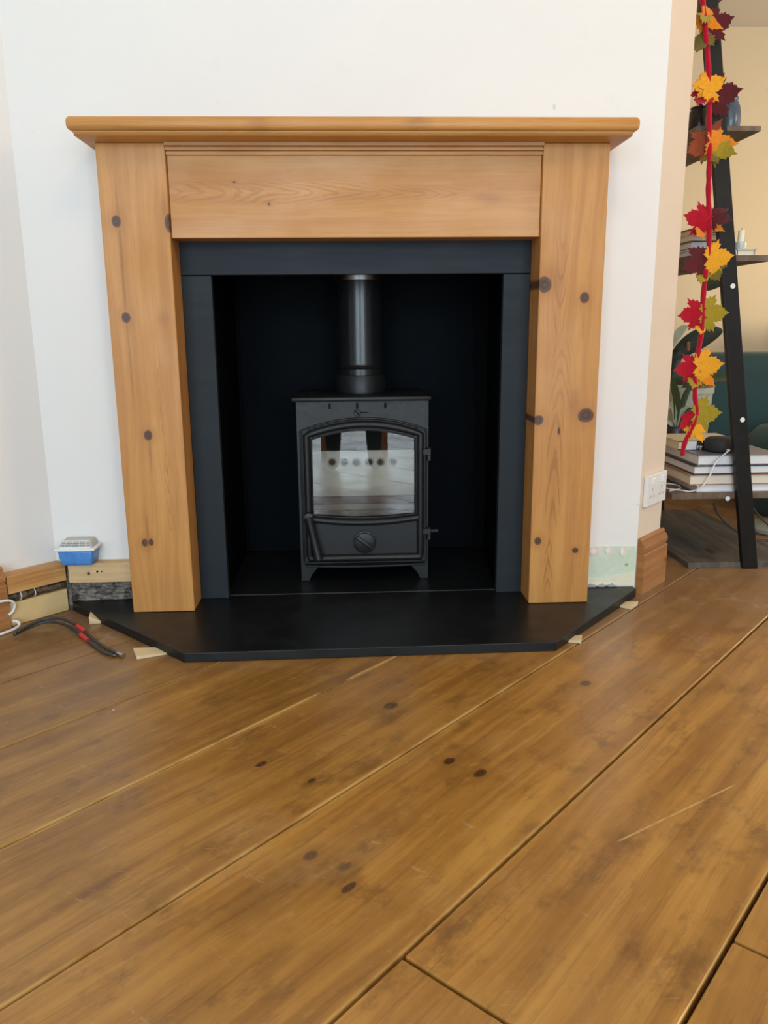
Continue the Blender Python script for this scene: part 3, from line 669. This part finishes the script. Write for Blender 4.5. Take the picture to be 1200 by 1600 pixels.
# moisture absorber tub on the battens
TX0, TX1, TYF, TYB, TZ = -.752, -.664, .060, .1195, .1248
tb = thing('moisture_absorber', 'blue plastic moisture absorber tub with white grille lid in left corner', 'tub', ((TX0+TX1)/2, .09, TZ))
def frustum(x0, x1, y0, y1, z0, z1, ins, bev):
    b = box(x0, x1, y0, y1, z0, z1); cx, cy = (x0+x1)/2, (y0+y1)/2
    for v in b.verts:
        if v.co.z < (z0+z1)/2: v.co.x += ins*(1 if v.co.x < cx else -1); v.co.y += ins*.6*(1 if v.co.y < cy else -1)
    bmesh.ops.bevel(b, geom=b.edges[:], offset=bev, segments=3, profile=.5, affect='EDGES', clamp_overlap=True); return b
obj('tub', frustum(TX0, TX1, TYF, TYB-.001, TZ, TZ+.040, .006, .006), M['blue'], tb, smooth=50)
ld = obj('lid', box(TX0-.006, TX1+.006, TYF-.006, TYB, TZ+.039, TZ+.0455, .0028, 2), M['white'], tb, smooth=50)
b = box(TX0+.001, TX1-.001, TYF+.004, TYB-.003, TZ+.0445, TZ+.062)
for v in b.verts:
    if v.co.z > TZ+.05:
        v.co.x += .008*(1 if v.co.x < (TX0+TX1)/2 else -1); v.co.y += .016 if v.co.y < .09 else -.003
bmesh.ops.bevel(b, geom=b.edges[:], offset=.004, segments=2, profile=.5, affect='EDGES', clamp_overlap=True)
sub('dome', b, M['dust_white'], ld, smooth=40)
g0 = Vector(((TX0+TX1)/2, TYF+.0045, TZ+.0465)); g1 = Vector(((TX0+TX1)/2, TYF+.0175, TZ+.0605))
for fx in (-.026, -.009, .009, .026):
    sub('grille_bar', tube([g0+X*fx, g1+X*fx*.9], .0014, 6), M['white'], ld)
for k in range(4):
    q = g0+(g1-g0)*(k/3); wd = .038-.006*k/3
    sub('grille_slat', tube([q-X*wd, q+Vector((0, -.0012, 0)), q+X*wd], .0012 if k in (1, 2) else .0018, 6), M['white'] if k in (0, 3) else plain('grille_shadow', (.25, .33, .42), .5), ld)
# wooden wedges
def wedge(px0, px1, px2, hgt, label):
    A, B, C_ = atz(*px0), atz(*px1), atz(*px2); D = A+(C_-B) if False else None
    b = bmesh.new(); e = (B-A); side = (C_-A); side = side - e*(side.dot(e)/e.dot(e)); side = side.normalized()*max(.012, side.length*.9)
    lo = [A, B, B+side*.75, A+side]; hi = [A+Z_*hgt, B+Z_*.0025, B+side*.75+Z_*.0025, A+side+Z_*hgt]
    L = [b.verts.new(p_+Z_*.0006) for p_ in lo]; H = [b.verts.new(p_+Z_*.0006) for p_ in hi]
    b.faces.new(L); b.faces.new(H[::-1])
    for i in range(4): b.faces.new((L[i], L[(i+1) % 4], H[(i+1) % 4], H[i]))
    return tag(obj('wooden_wedge', b, M['wedge']), label, 'wedge', 'pale wedges under the hearth edge')
wedge((140, 976), (163, 974), (136, 966), .020, 'pale wooden wedge under the left hearth corner beside black cables')
wedge((214, 1031), (266, 1022), (217, 1015), .008, 'long pale wooden wedge beside the cable connector left of the hearth')
wedge((986, 953), (958, 947), (990, 943), .010, 'pale wooden wedge under the right hearth edge nearest the skirting')
wedge((908, 1006), (878, 1003), (914, 997), .008, 'pale wooden wedge by the front right corner of the hearth')

# ------------------------------------------------------------------ double socket on the right splayed wall
so = thing('double_socket', 'white double wall socket above the skirting on the narrow right wall', 'socket', (CR[0]+Rv.x*.07, CR[1]+Rv.y*.07, .235))
def rwall(b):
    b.transform(Matrix(((Rv.x, nr[0], 0, CR[0]), (Rv.y, nr[1], 0, CR[1]), (0, 0, 1, 0), (0, 0, 0, 1)))); bmesh.ops.reverse_faces(b, faces=b.faces); return b
pl = obj('faceplate', rwall(box(.018, .146, .0004, .011, .232, .314, .002, 2)), M['white'], so)
for t in (.052, .112):
    sub('switch', rwall(box(t-.006+.004, t+.006+.004, .0105, .0145, .288, .306, .001, 1)), M['white'], pl)
    for (dt, z0, hw, hh) in ((0, .276, .002, .004), (-.011, .256, .0035, .002), (.011, .256, .0035, .002)):
        sub('pin_slot', rwall(box(t+dt-hw, t+dt+hw, .0104, .0114, z0-hh, z0+hh)), plain('socket_slot', (.35, .33, .30), .6), pl)

# ------------------------------------------------------------------ ladder shelf in the alcove
LY0, LY1 = .330, 1.02
def upx(z): return 1.136-.165*z
ls = thing('ladder_shelf', 'black leaning ladder shelf with brown wooden shelves behind the leaf garland', 'shelf unit', (1.1, .67, 0))
for y0 in (LY0-.016, LY1-.004):
    pts = [(upx(0)-.022, .0005), (upx(0)+.022, .0005), (upx(1.95)+.020, 1.95), (upx(1.95)-.020, 1.95)]
    obj('upright', prism(pts, 'y', y0, y0+.020, .0015), M['black_metal'], ls)
shelves = [(.0165, .957, 1.285, .018, 'bottom_wood'), (.2235, .895, 1.225, .019, 'shelf_wood'), (.8765, .895, 1.118, .017, 'shelf_wood'), (1.198, .888, 1.060, .014, 'shelf_wood'), (1.56, .880, 1.0, .014, 'shelf_wood')]
for (zt, x0, x1, th, mt) in shelves:
    sh = obj('shelf', box(x0, x1, LY0+.005 if zt > .1 else LY0, LY1-.005, zt-th+.001, zt, .0012, 1), M[mt], ls)
for (px, py) in ((1145, 447), (1160, 656), (1137, 779), (1153, 884)):
    yy = LY0-.017 if px not in (1137, 1153) else LY0+.004
    p = aty(px, py, yy); obj('screw_cap', disc((p.x, yy, max(p.z, .008)), (0, -1, 0), .0068, .003, 18, bev=.0008), M['white'], ls)

# ------------------------------------------------------------------ felt leaf garland
GY = .272
HALF = [(0, 0), (.13, -.10), (.27, -.20), (.31, -.09), (.43, -.12), (.48, -.01), (.66, -.03), (.60, .09), (.76, .15), (.68, .23), (.82, .34), (.72, .38), (.90, .56), (.68, .52), (.64, .60), (.50, .52), (.38, .46), (.43, .60), (.38, .65), (.40, .78), (.28, .77), (.22, .88), (.12, .90), (0, 1.08)]
def maple(anchor, size, ang, tilt, spin, curl, mat, parent, wide=1.0):
    """leaf hinged at its stalk: ang turns the tip in the x-z plane (0 = up, 90 = right)"""
    b = bmesh.new(); pts = [(x*wide, y) for x, y in HALF] + [(-x*wide*.96, y*1.0) for x, y in HALF[-2:0:-1]]
    vs_ = [b.verts.new((x*size, 0, y*size)) for x, y in pts]; f = b.faces.new(vs_)
    r_ = bmesh.ops.extrude_face_region(b, geom=[f]); 
    for v in [e for e in r_['geom'] if isinstance(e, bmesh.types.BMVert)]: v.co.y += .0028
    bmesh.ops.triangulate(b, faces=[x_ for x_ in b.faces if len(x_.verts) > 4])
    for v in b.verts: v.co.y += curl*.10*(v.co.x**2)/size - curl*.05*(v.co.z**2)/size
    mt = Matrix.Translation(anchor) @ Matrix.Rotation(math.radians(ang), 4, 'Y') @ Matrix.Rotation(math.radians(spin), 4, 'Z') @ Matrix.Rotation(math.radians(tilt), 4, 'X')
    b.transform(mt); return obj('leaf', b, M[mat], parent)
gl = thing('leaf_garland', 'red wool garland of felt autumn leaves hanging from the ladder shelf', 'garland', tuple(aty(1068, 712, GY)))
cpx = [(1096, -60), (1098, 0), (1102, 45), (1106, 95), (1108, 150), (1108, 205), (1108, 262), (1107, 300), (1108, 350), (1107, 395), (1102, 430), (1098, 475), (1096, 520), (1090, 555), (1086, 590), (1086, 620), (1088, 645), (1080, 672), (1070, 692), (1066, 712)]
def crad(t): return .0066+.0006*math.sin(t*160)
obj('cord', tube(smooth_path([aty(x, y, GY) for x, y in cpx], 7), crad, 12), M['cord'], gl, smooth=True)
LV = [ # anchor px, size m, ang, tilt, spin, curl, colour, depth offset, wide
 (1101, 22, .052, -120, 30, 60, 6, 'olive', .006, .9), (1098, 20, .060, 118, -35, 0, 9, 'orange', -.010, .55), (1108, 42, .056, 72, 10, 0, 2, 'maroon', .008, .85), (1100, 55, .050, 190, 20, 40, 3, 'moss', .010, .8),
 (1100, 140, .060, 62, -15, 0, 3, 'gold', -.012, .8), (1110, 152, .070, 80, 15, 0, 3, 'maroon', .010, .85), (1104, 140, .052, 205, 20, 25, 2, 'crimson', .008, .7), (1106, 136, .040, -85, 0, 0, 3, 'gold', -.010, .8),
 (1108, 222, .062, 245, 0, 0, 3, 'rust', .006, .8), (1110, 215, .045, 20, 10, 20, 3, 'rust', .008, .6), (1110, 220, .066, 95, -20, 0, 7, 'orange', -.008, .75), (1112, 228, .062, 118, 20, 0, 5, 'olive', .006, .75), (1110, 232, .045, 165, 20, 0, 5, 'moss', .009, .8),
 (1106, 345, .062, -78, -10, 0, 5, 'crimson', -.008, .80), (1106, 350, .052, 228, 15, 0, 4, 'orange', .006, .8), (1108, 335, .062, 120, 35, 0, 6, 'maroon', .010, .6), (1109, 345, .050, 118, -30, 0, 6, 'orange', .002, .5),
 (1105, 405, .066, -112, -5, 0, 2, 'maroon', -.004, .80), (1107, 405, .066, 82, -10, 0, 2, 'gold', -.008, .82), (1104, 415, .052, 200, 15, 10, 3, 'olive', .008, .8), (1108, 412, .052, 150, 20, 10, 3, 'moss', .010, .8),
 (1097, 490, .062, -95, -8, 0, 4, 'crimson', -.006, .78), (1099, 490, .066, 88, -8, 0, 2, 'olive', -.006, .84), (1097, 498, .046, 195, 20, 0, 4, 'gold', .010, .8),
 (1089, 575, .062, -95, -8, 0, 5, 'crimson', -.006, .75), (1090, 573, .070, 84, -8, 0, 2, 'gold', -.008, .80), (1089, 580, .054, 205, 20, 0, 4, 'olive', .010, .8), (1092, 580, .056, 138, 20, 0, 3, 'orange', .008, .6),
 (1087, 648, .070, 86, -8, 0, 2, 'olive', -.006, .82), (1086, 648, .056, 228, -10, 0, 6, 'crimson', -.004, .45), (1086, 665, .048, 158, 10, 0, 3, 'gold', -.004, .55), (1082, 664, .040, 200, 10, 0, 3, 'gold', .006, .6)]
for (px, py, s_, an, ti, spn, cu, mt, dy, wd) in LV: maple(aty(px, py, GY+dy), s_, an, ti, spn, cu, mt, gl, wd)

# ------------------------------------------------------------------ things on the shelves
def book(name, label, x0, x1, y0, y1, z0, z1, cover, pg, group=None, spine='right', cov=.0028):
    t = thing(name, label, 'book', ((x0+x1)/2, (y0+y1)/2, z0), group); e = .004
    obj('cover', merge(box(x0, x1, y0, y1, z0, z0+cov), merge(box(x0, x1, y0, y1, z1-cov, z1), box(x1-.003, x1, y0, y1, z0, z1) if spine == 'right' else box(x0, x0+.003, y0, y1, z0, z1) if spine == 'left' else box(x0, x1, y0, y0+.003, z0, z1))), M[cover], t)
    obj('pages', box(x0+e, x1-.0035, y0+e, y1-.002, z0+cov, z1-cov) if spine != 'front' else box(x0+e, x1-.003, y0+.003, y1-.002, z0+cov, z1-cov), M[pg], t); return t
zs = .2240
def bz(py): return aty(1110, py, .350).z
z4, z3, z2, z1 = bz(757.5), bz(741.5), bz(727.5), bz(711)
gb = 'large books piled on the low ladder shelf'
book('book', 'thick pale book at the bottom of the pile on the low shelf', .972, 1.215, .350, .60, zs, z4-.0003, 'cov_white', 'pages', gb)
book('book', 'tan covered book second from the bottom of the pile', .948, 1.215, .347, .63, z4, z3-.0003, 'cov_tan', 'pages_warm', gb)
book('book', 'black covered book under the printed grey book in the pile', .960, 1.212, .350, .62, z3, z2-.0003, 'cov_black', 'pages', gb)
book('book', 'thick book with printed grey cover under the round speaker', .970, 1.215, .352, .64, z2, z1-.0003, 'cov_grey', 'pages', gb)
p = aty(1072, 700, .45); zt_ = aty(1090, 689, .45).z
tbk = book('book', 'thin book with dark lettered spine lying on top of the pile', aty(1060, 700, .45).x, aty(1060, 700, .45).x+.19, .45, .62, z1, max(zt_, z1+.016), 'cov_cream', 'pages_warm', gb, spine='front')
spx = aty(1088, 697, .4497); ztop = max(zt_, z1+.016)
obj('dark_spine_panel', box(spx.x, aty(1060, 700, .45).x+.19, .4490, .4500, z1+.001, ztop-.001), M['cov_black'], tbk)
obj('white_spine_panel', box(aty(1070, 697, .4497).x, spx.x, .4490, .4500, z1+.001, ztop-.001), M['cov_white'], tbk)
cu_ = bpy.data.curves.new('spine_text', 'FONT'); cu_.body = 'ny Cl'; cu_.size = .017; cu_.extrude = .0002
to = bpy.data.objects.new('tmp_text', cu_); C.objects.link(to); dg = bpy.context.evaluated_depsgraph_get()
me = bpy.data.meshes.new_from_object(to.evaluated_get(dg)); bpy.data.objects.remove(to)
b = bmesh.new(); b.from_mesh(me); b.transform(Matrix.Translation((spx.x+.002, .4486, z1+.0045)) @ Matrix.Rotation(PI/2, 4, 'X'))
obj('spine_lettering', b, M['white'], tbk)
# round speaker and its cable
pc = aty(1128, 694, .42)
sp = thing('smart_speaker', 'small round black fabric speaker on the pile of books', 'speaker', (pc.x, .42, z1))
obj('body', lathe([(0, z1+.0002), (.040, z1+.0002), (.047, z1+.004), (.0495, z1+.014), (.0495, z1+.026), (.046, z1+.036), (.038, z1+.0405), (0, z1+.0415)], pc.x, .42, 40), M['fabric_dark'], sp, smooth=True)
obj('plug', disc((pc.x-.004, .369, z1+.010), (0, -1, 0), .0042, .008, 12), M['white'], sp)
cp = [(pc.x-.004, .365, z1+.010), tuple(aty(1119, 722, .338)), tuple(aty(1108, 745, .334)), tuple(aty(1095, 762, .337)), (aty(1080, 770, .345).x, .350, zs+.0025), (aty(1065, 772, .37).x, .365, zs+.0025), (.905, .40, zs+.0025), (.900, .46, zs+.0025), (.930, .475, zs+.0025), (.955, .44, zs+.0025), (.940, .39, zs+.0025), (.90, .365, zs+.0025)]
tag(obj('charging_cable', tube(smooth_path(cp, 8), .0022, 8), M['white_cable'], smooth=True), 'white cable trailing from the round speaker down the book edges', 'cable')
# shelf 2: books, candle
z_ = .8768
gb2 = 'books on the middle ladder shelf'
book('book', 'white book lying lowest on the middle shelf behind the cord', .905, 1.035, .360, .56, z_, z_+.018, 'cov_white', 'pages', gb2)
book('book', 'grey paged book with dark cover in the middle shelf pile', .908, 1.030, .362, .56, z_+.0183, z_+.040, 'cov_black', 'pages', gb2)
book('book', 'cream book near the top of the middle shelf pile', .906, 1.026, .362, .56, z_+.0403, z_+.060, 'cov_cream', 'pages_warm', gb2)
book('book', 'small dark edged book topmost on the middle shelf', .930, 1.022, .365, .53, z_+.0603, z_+.078, 'cov_black', 'pages_warm', gb2)
xb0, xb1 = aty(1148, 395, .39).x, aty(1177, 395, .39).x
book('book', 'small cream book under the candle on the middle shelf', xb0, xb1, .375, .47, z_, aty(1160, 389, .375).z, 'cov_cream', 'pages_warm', gb2)
cx_ = aty(1157, 380, .42).x; cz_ = aty(1160, 389, .375).z+.0003
cn = thing('candle', 'ivory candle in a grey glass holder on the middle shelf', 'candle', (cx_, .42, cz_))
ch_ = aty(1157, 378.5, .42).z; ct_ = aty(1157, 360, .42).z
obj('holder', lathe([(0, cz_), (.013, cz_), (.0145, cz_+.003), (.0145, ch_), (.012, ch_+.001), (0, ch_+.001)], cx_, .42, 24), M['clear_grey'], cn, smooth=40)
obj('wax', lathe([(0, ch_+.001), (.0085, ch_+.001), (.0085, ct_), (0, ct_+.001)], cx_, .42, 20), M['candle'], cn, smooth=40)
obj('wick', tube([(cx_, .42, ct_), (cx_+.001, .42, ct_+.006)], .0007, 6), M['iron_dark'], cn)
# top shelf
vx = aty(1141, 170, .44).x
v_ = thing('ceramic_vase', 'blue grey ceramic vase on the upper ladder shelf behind the post', 'vase', (vx, .44, 1.1985))
obj('body', lathe([(0, 1.1985), (.022, 1.1985), (.028, 1.21), (.029, 1.24), (.025, 1.268), (.018, 1.284), (.020, 1.292), (.016, 1.292), (.014, 1.284)], vx, .44, 28), M['vase_blue'], v_, smooth=40)
obj('foot_ring', lathe([(.016, 1.1983), (.023, 1.1983), (.023, 1.2015), (.016, 1.2015)], vx, .44, 28), M['vase_blue'], v_)
vx = aty(1094, 180, .44).x
v_ = thing('black_jar', 'black jar on the upper ladder shelf left of the red cord', 'jar', (vx, .44, 1.1985))
obj('body', lathe([(0, 1.1985), (.026, 1.1985), (.030, 1.205), (.030, 1.252), (.024, 1.262), (.024, 1.264)], vx, .44, 28), M['pot_black'], v_, smooth=40)
obj('lid', lathe([(.0, 1.276), (.006, 1.275), (.006, 1.268), (.026, 1.267), (.026, 1.263), (0, 1.263)], vx, .44, 28), M['pot_black'], v_, smooth=40)

# plants behind
def leaf_blade(path, width, mat, parent, name='leaf', nx=4):
    path = smooth_path(path, 6); b = bmesh.new(); rows = []; n_ = len(path)
    for i, p_ in enumerate(path):
        t = (path[min(i+1, n_-1)]-path[max(i-1, 0)]).normalized(); sd = t.cross(Vector((0, -1, .25))).normalized(); wd = width*math.sin(PI*min(1, (.04+.96*i/(n_-1))*.985))**.75
        rows.append([b.verts.new(p_+sd*wd*(k/nx*2-1)+Vector((0, -1, .2))*(-.12*wd*(1-(k/nx*2-1)**2))) for k in range(nx+1)])
    for A, B in zip(rows, rows[1:]):
        for k in range(nx): b.faces.new((A[k], A[k+1], B[k+1], B[k]))
    r_ = bmesh.ops.solidify(b, geom=b.faces[:], thickness=.0012)
    return obj(name, b, mat, parent, smooth=50)
px_ = aty(1088, 610, .85).x
pt = thing('rubber_plant', 'rubber plant with broad dark leaves in a pale sage pot', 'plant', (px_, .85, .2240))
ptop = aty(1088, 604, .85).z
obj('pot', lathe([(0, .2240), (.050, .2240), (.060, .24), (.072, ptop-.02), (.076, ptop-.02), (.076, ptop), (.070, ptop), (.068, ptop-.015)], px_-.02, .85, 36), M['pot_pale'], pt, smooth=40)
obj('soil', lathe([(0, ptop-.018), (.0685, ptop-.018)], px_-.02, .85, 36), M['soil'], pt)
sx_ = px_-.03
obj('stem', tube(smooth_path([(sx_+.01, .85, ptop-.02), (sx_-.005, .85, .54), (sx_-.012, .84, .59), (sx_-.02, .83, .64)]), .007, 8), M['stem'], pt, smooth=True)
A_ = lambda x, y, Y=.83: aty(x, y, Y)
leaf_blade([A_(1050, 560), A_(1075, 540), A_(1104, 524), A_(1129, 516)], .034, M['leaf_dark'], pt)
leaf_blade([A_(1100, 452), A_(1116, 440), A_(1134, 428), A_(1150, 418)], .026, M['leaf_dark'], pt)
leaf_blade([A_(1048, 545), A_(1056, 528), A_(1066, 514), A_(1074, 510)], .014, M['leaf_white'], pt)
leaf_blade([A_(1060, 615), A_(1085, 598), A_(1112, 590), A_(1140, 592)], .020, M['leaf_green'], pt)
leaf_blade([A_(1046, 600), A_(1052, 575), A_(1058, 555), A_(1062, 545)], .020, M['leaf_dark'], pt)
sx_ = aty(1054, 680, .55).x
vp = thing('striped_plant', 'small plant with white striped leaves in a round black pot', 'plant', (sx_, .55, z1+.03))
zpt = aty(1054, 668, .55).z
vp.location.z = .2240; BASE[vp.name] = Vector((sx_, .70, .2240)); vp.location = (sx_, .70, .2240)
sx_ = aty(1054, 680, .70).x; zpt = aty(1054, 664, .70).z
vp.location.x = sx_; BASE[vp.name] = Vector((sx_, .70, .2240))
obj('pot', lathe([(0, .2240), (.034, .2240), (.046, .25), (.052, .29), (.050, zpt-.01), (.046, zpt), (.042, zpt-.006)], sx_, .70, 32), M['pot_black'], vp, smooth=40)
obj('soil', lathe([(0, zpt-.01), (.0425, zpt-.01)], sx_, .70, 32), M['soil'], vp)
for pts_, mt, wd in (([(1056, 672), (1062, 645), (1072, 630), (1086, 640)], 'leaf_white', .009), ([(1056, 670), (1054, 645), (1050, 630), (1044, 640)], 'leaf_white', .008), ([(1058, 672), (1070, 652), (1080, 640), (1090, 648)], 'leaf_green', .010),
                     ([(1055, 668), (1058, 630), (1052, 600), (1046, 585)], 'leaf_green', .013), ([(1054, 672), (1048, 662), (1043, 660), (1038, 666)], 'leaf_white', .007), ([(1058, 670), (1064, 640), (1075, 610), (1088, 603)], 'leaf_green', .010)):
    leaf_blade([aty(x_, y_, .68) for x_, y_ in pts_], wd, M[mt], vp)

# ------------------------------------------------------------------ sofa, lamp and cables further back
sf = thing('velvet_sofa', 'teal velvet sofa standing behind the ladder shelf', 'sofa', (2.1, 1.75, 0))
def soft(x0, x1, y0, y1, z0, z1, r): return box(x0, x1, y0, y1, z0, z1, r, 5)
obj('arm', soft(1.40, 2.80, 1.30, 1.52, .10, .585, .07), M['teal'], sf, smooth=True)
obj('base', soft(1.45, 2.78, 1.50, 2.75, .10, .34, .03), M['teal'], sf, smooth=True)
obj('backrest', soft(2.55, 2.85, 1.32, 2.75, .12, .82, .07), M['teal'], sf, smooth=True)
obj('seat_cushion', soft(1.48, 2.56, 1.53, 2.70, .34, .48, .05), M['teal'], sf, smooth=True)
for (x_, y_) in ((1.47, 1.36), (2.78, 1.36), (1.47, 2.68), (2.78, 2.68)): obj('foot', box(x_-.02, x_+.02, y_-.02, y_+.02, 0.0005, .104), M['stem'], sf)
cu2 = thing('velvet_pouffe', 'dark teal velvet pouffe in front of the sofa arm', 'pouffe', (1.72, 1.08, 0))
obj('body', lathe([(0, .0005), (.20, .0005), (.225, .03), (.235, .16), (.225, .27), (.18, .315), (.10, .335), (0, .34)], 1.70, 1.04, 48), M['teal'], cu2, smooth=True)
obj('button', disc((1.70, 1.04, .341), (0, 0, 1), .012, .004, 16), M['teal'], cu2)
cu2.location = (1.70, 1.04, 0)
for ch in cu2.children: ch.location = (.02, .04, 0)
lb = thing('floor_lamp', 'pale pole of a floor lamp on a round sage grey base', 'lamp', (1.455, .745, 0))
obj('base', lathe([(0, .0005), (.105, .0005), (.110, .004), (.110, .016), (.104, .020), (0, .022)], 1.455, .745, 48), M['lamp_base'], lb, smooth=40)
obj('pole', tube([(1.475, .775, .021), (1.475, .775, 1.5)], .016, 16), M['white'], lb, smooth=True)
obj('shade', lathe([(.17, 1.42), (.12, 1.70)], 1.475, .775, 40), plain('cream_lampshade', (.75, .68, .54), .8), lb, smooth=True)
tag(obj('power_cable', tube(smooth_path([aty(1115, 786, .62), aty(1120, 800, .62), aty(1132, 815, .62), aty(1150, 829, .62), aty(1172, 843, .62), (1.36, .60, .004), (1.50, .58, .004)]), .0030, 8), M['black_cable'], smooth=True), 'thin black cable hanging under the low shelf beside the post', 'cable')
tag(obj('power_cable', tube(smooth_path([aty(1176, 793, .70), aty(1186, 806, .70), aty(1198, 818, .70), aty(1215, 828, .72), (1.60, .66, .004)]), .0030, 8), M['black_cable'], smooth=True), 'thin black cable curving above the round lamp base', 'cable')

# ------------------------------------------------------------------ the photographer, sitting behind the camera (seen mirrored in the stove glass)
sto = thing('stool', 'low wooden stool the seated person sits on, facing the fireplace', 'stool', (0, -2.36, 0))
obj('seat', box(-.20, .20, -2.56, -2.16, .405, .445, .008, 2), M['pine_shelf'], sto)
for sx in (-1, 1):
    for yy in (-2.52, -2.20): obj('leg', box(sx*.17-.018, sx*.17+.018, yy-.018, yy+.018, .0005, .406, .003, 1), M['pine_shelf'], sto)
SK = []; ED = []
def chain(pts, root=None):
    prev = root
    for (x, y, z, r) in pts:
        SK.append((x, y, z, r)); i = len(SK)-1
        if prev is not None: ED.append((prev, i))
        prev = i
    return prev
pel = chain([(0, -2.36, .575, .125)])
che = chain([(0, -2.36, .70, .125), (0, -2.32, .86, .135), (0, -2.27, .97, .12)], pel)
chain([(0, -2.235, 1.06, .055), (0, -2.205, 1.12, .07), (0, -2.185, 1.19, .095), (0, -2.19, 1.27, .085), (0, -2.20, 1.31, .05)], che)
for sx, lx, hx in ((-1, -.113, -.088), (1, .101, .052)):
    an = chain([(sx*.10, -2.30, .535, .085), (sx*.125, -2.10, .530, .078), (lx*1.08, -1.955, .505, .060), (lx*1.03, -1.925, .40, .056), (lx, -1.885, .25, .052), (lx, -1.850, .105, .044)], pel)
    chain([(lx, -1.855, .060, .038), (lx, -1.78, .050, .038), (lx, -1.69, .038, .036), (lx, -1.625, .028, .024)], an)
    wr = chain([(sx*.13, -2.26, .985, .065), (sx*.185, -2.23, .93, .055), (sx*.205, -2.13, .76, .042), (sx*.15, -2.03, .70, .035), (hx+sx*.035, -1.965, .672, .026), (hx+sx*.018, -1.935, .660, .026)], che)
    for k, (dz, ln) in enumerate(((.030, .055), (.012, .062), (-.006, .058), (-.022, .046))):
        chain([(hx+sx*.012, -1.922, .655+dz, .0095), (hx+sx*.004, -1.906, .657+dz, .009), (hx-sx*ln*.35, -1.897, .658+dz, .008)], wr)
    chain([(hx+sx*.008, -1.945, .688, .010), (hx-sx*.010, -1.935, .700, .009), (hx-sx*.026, -1.925, .705, .008)], wr)
me = bpy.data.meshes.new('person_cage'); me.from_pydata([v[:3] for v in SK], ED, []); cg = bpy.data.objects.new('person_cage', me); C.objects.link(cg)
md = cg.modifiers.new('skin', 'SKIN'); md.use_smooth_shade = True
for i, v in enumerate(SK):
    d_ = me.skin_vertices[0].data[i]; d_.radius = (v[3], v[3]); d_.use_root = (i == pel)
cg.modifiers.new('sub', 'SUBSURF').levels = 2; cg.modifiers['sub'].render_levels = 2
bpy.context.view_layer.update(); dg = bpy.context.evaluated_depsgraph_get(); bmesh_me = bpy.data.meshes.new_from_object(cg.evaluated_get(dg)); bpy.data.objects.remove(cg)
b = bmesh.new(); b.from_mesh(bmesh_me)
pe = thing('person', 'seated person in dark trousers holding a phone, mirrored in the stove glass', 'person', (0, -2.1, 0))
body = obj('body', b, M['trouser'], pe, smooth=True)
for mm in (plain('skin', (.55, .33, .24), .5), plain('grey_sweater', (.10, .10, .11), .9, bump=.2), plain('beige_socks', (.35, .31, .27), .9)): body.data.materials.append(mm)
for p_ in body.data.polygons:
    c_ = p_.center; y_ = c_.y-2.1
    if c_.z > 1.05 or (y_ > -1.965 and c_.z > .60): p_.material_index = 1
    elif c_.z < .075 and y_ > -1.95: p_.material_index = 3
    elif c_.z > .64: p_.material_index = 2
obj('hair', lathe([(0, 1.345), (.05, 1.335), (.085, 1.30), (.098, 1.25), (.094, 1.21), (.080, 1.205)], 0, -2.212, 28), plain('brown_hair', (.05, .03, .02), .7), pe, smooth=True)
for sx in (-1, 1):
    obj('eye', disc((sx*.032, -2.096, 1.215), (0, 1, -.2), .010, .006, 16, bev=.002), M['white'], pe); obj('ear', disc((sx*.096, -2.20, 1.20), (1, 0, 0), .024, .012, 16, bev=.004), body.data.materials[1], pe)
obj('nose', tube([(0, -2.092, 1.205), (0, -2.074, 1.175), (0, -2.088, 1.165)], lambda t: .008+.006*t, 10), body.data.materials[1], pe, smooth=True)
obj('mouth', box(-.024, .024, -2.110, -2.098, 1.138, 1.146, .003, 2), plain('lips', (.40, .15, .13), .5), pe)
ph = thing('mobile_phone', 'black mobile phone held by the seated person', 'phone', (-.013, -1.889, .575))
obj('case', box(-.052, .026, -1.893, -1.884, .575, .733, .004, 2), M['pot_black'], ph, smooth=40)
obj('screen', box(-.048, .022, -1.8938, -1.8928, .580, .728), M['iron_dark'], ph)
